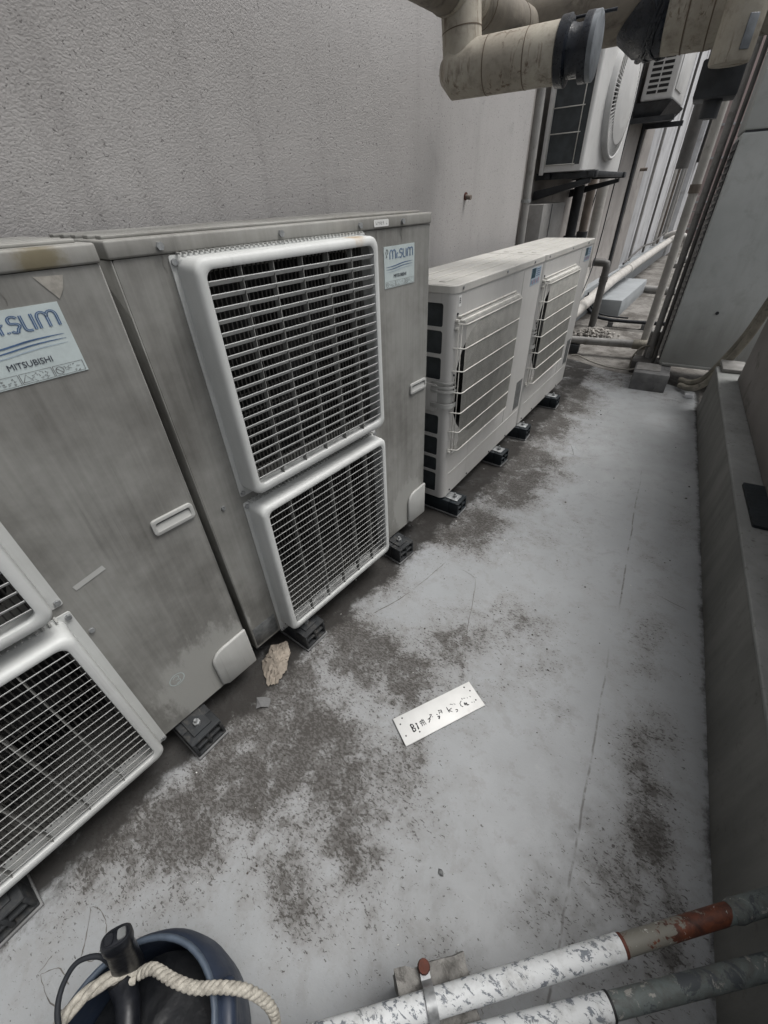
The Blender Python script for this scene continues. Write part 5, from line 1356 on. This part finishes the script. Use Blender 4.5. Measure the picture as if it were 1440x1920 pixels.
tag(MB().tube(cbp, 0.020, 10).build('black_hose', M['strap'], smooth=60), 'black hose curving across the alley above the gravel', 'hose')
tag(MB().tube([(p.x + 0.01, p.y + 0.04, p.z + 0.03) for p in cbp[:-10]], 0.010, 8).build('black_cable', M['strap'], smooth=60), 'thin black cable running beside the black hose', 'cable')
hst = empty('hose_rail', (-0.40, 6.30, -0.09))
tag(hst, 'flat grey rail carrying the black hose across the alley', 'rail')
MB().box(0.0, 0.62, -0.03, 0.03, 0.10, 0.125).build('rail', M['pvc_dark'], hst, bevel=0.003)
MB().box(0.38, 0.46, -0.04, 0.04, -0.06, 0.099).build('leg', M['concrete_dark'], hst, bevel=0.003)
MB().box(0.0, 0.06, -0.04, 0.04, -0.06, 0.099).build('leg', M['concrete_dark'], hst, bevel=0.003)
wp = spline([(-0.55, 4.66, 0.02), (-0.48, 4.64, 0.03), (-0.36, 4.55, 0.018), (-0.2, 4.46, 0.012), (-0.02, 4.44, 0.012), (0.06, 4.52, 0.01)], 8)
tag(MB().tube(wp, 0.007, 8).build('pale_wire', M['wire_pale'], smooth=60), 'thin pale wire lying along the far edge of the painted floor', 'wire')
gr = MB()
for k in range(420):
    a = random.uniform(0, 6.28); q = abs(random.gauss(0, 0.5))
    x = -0.47 + 0.26 * q * math.cos(a); y = 5.72 + 0.24 * q * math.sin(a)
    rock(gr, (x, y, -0.045 + 0.09 * math.exp(-q * q * 1.5) * random.uniform(0.5, 1.1)), random.uniform(0.008, 0.024), 1000 + k)
tag(gr.build('gravel_heap', M['gravel']), 'heap of broken gravel beside the farther beige unit', kind='stuff')

# ================================================================== BIG GREY CABINET ON THE RIGHT
cab = empty('equipment_cabinet', (0.203, 4.23, 0.15))
tag(cab, 'tall grey green metal equipment cabinet raised on blocks at the right', 'cabinet')
MB().box(0.0, 0.95, 0.0, 0.60, 0.0, 1.462).build('lower_body', M['cabinet'], cab, bevel=0.012, seg=3)
MB().box(0.0, 0.95, 0.0, 0.60, 1.472, 2.6).build('upper_body', M['cabinet'], cab, bevel=0.012, seg=3)
MB().box(0.012, 0.94, 0.008, 0.59, 1.46, 1.474).build('seam', M['steel_dark'], cab)
MB().box(0.02, 0.94, -0.012, 0.0, -0.001, 0.02).build('drip_edge', M['cabinet'], cab, bevel=0.003)
MB().cyl((0.26, 0.002, 0.42), (0.26, -0.004, 0.42), 0.012, 10).build('plug', M['steel_dark'], cab, smooth=40)
sd_ = MB()
MB().box(-0.006, -0.0008, 0.05, 0.56, 0.02, 1.43).build('side_frame', M['steel_dark'], cab)
for k in range(34):
    z = 0.06 + k * 0.04
    o = MB().obox((-0.014, 0.30, z), (0.022, 0.50, 0.004), Matrix.Rotation(R(-35), 3, 'Y')).build('fin', M['pvc_grey'], cab)
for (x, y, lb) in ((0.17, 3.98, 'concrete block under the near corner of the grey cabinet'), (0.80, 4.35, 'concrete block under the far corner of the grey cabinet')):
    q = empty('concrete_block', (x, y + 0.12, 0.0)); tag(q, lb, 'block')
    MB().box(-0.13, 0.13, -0.12, 0.16, -0.03, 0.142).build('block', M['concrete_dark'], q, bevel=0.006)
    if x < 0.5: MB().box(-0.12, 0.06, -0.05, 0.15, 0.1425, 0.147).build('shim', M['concrete'], q)
# vertical services left of the cabinet
pipe('riser_pipe', [(0.125, 4.72, -0.03), (0.125, 4.72, 2.9)], 0.026, M['pvc_grey'], 'grey vertical pipe hugging the left side of the grey cabinet')
pipe('riser_pipe', [(0.052, 5.05, -0.03), (0.052, 5.05, 2.9)], 0.036, M['pvc_cream'], 'pale vertical pipe just left of the grey cabinet', parts=[((0.052, 5.05, 1.30), (0.052, 5.05, 1.36), 0.043, M['pipe_brown'])])
pipe('cable_bundle', [(0.17, 4.52, -0.03), (0.168, 4.50, 0.6), (0.165, 4.52, 1.2), (0.172, 4.5, 2.0), (0.16, 4.52, 2.8)], 0.014, M['pvc_dark'], 'dark cable bundle tied against the grey cabinet', 'cable', smooth_n=5)
pipe('riser_pipe', [(-0.165, 9.2, 1.55), (-0.165, 9.2, 3.4)], 0.085, M['pvc_dark'], 'dark vertical duct hanging in the middle distance')
# lagged hoses from cabinet base up the wall end
hp1 = spline([(0.40, 4.12, 0.035), (0.47, 4.03, 0.05), (0.535, 3.93, 0.13), (0.585, 3.85, 0.29), (0.632, 3.75, 0.50), (0.66, 3.66, 0.75), (0.70, 3.6, 1.0)], 8)
tag(MB().tube(hp1, 0.023, 14).build('lagged_hose', M['hose_grey'], smooth=60), 'nearer of two brown lagged hoses rising from the cabinet to the wall end', 'hose')
tag(MB().tube([(p.x - 0.005, p.y + 0.055, p.z + 0.028) for p in hp1], 0.023, 14).build('lagged_hose', M['hose_grey'], smooth=60), 'farther of two brown lagged hoses rising from the cabinet to the wall end', 'hose')
tg = MB().box(-0.03, 0.03, -0.02, 0.02, 0.0, 0.03).build('hose_wedge', M['plaster_white'], None, (0.475, 3.96, 0.0), bevel=0.004)
tag(tg, 'small pale wedge under the lagged hoses', 'block')
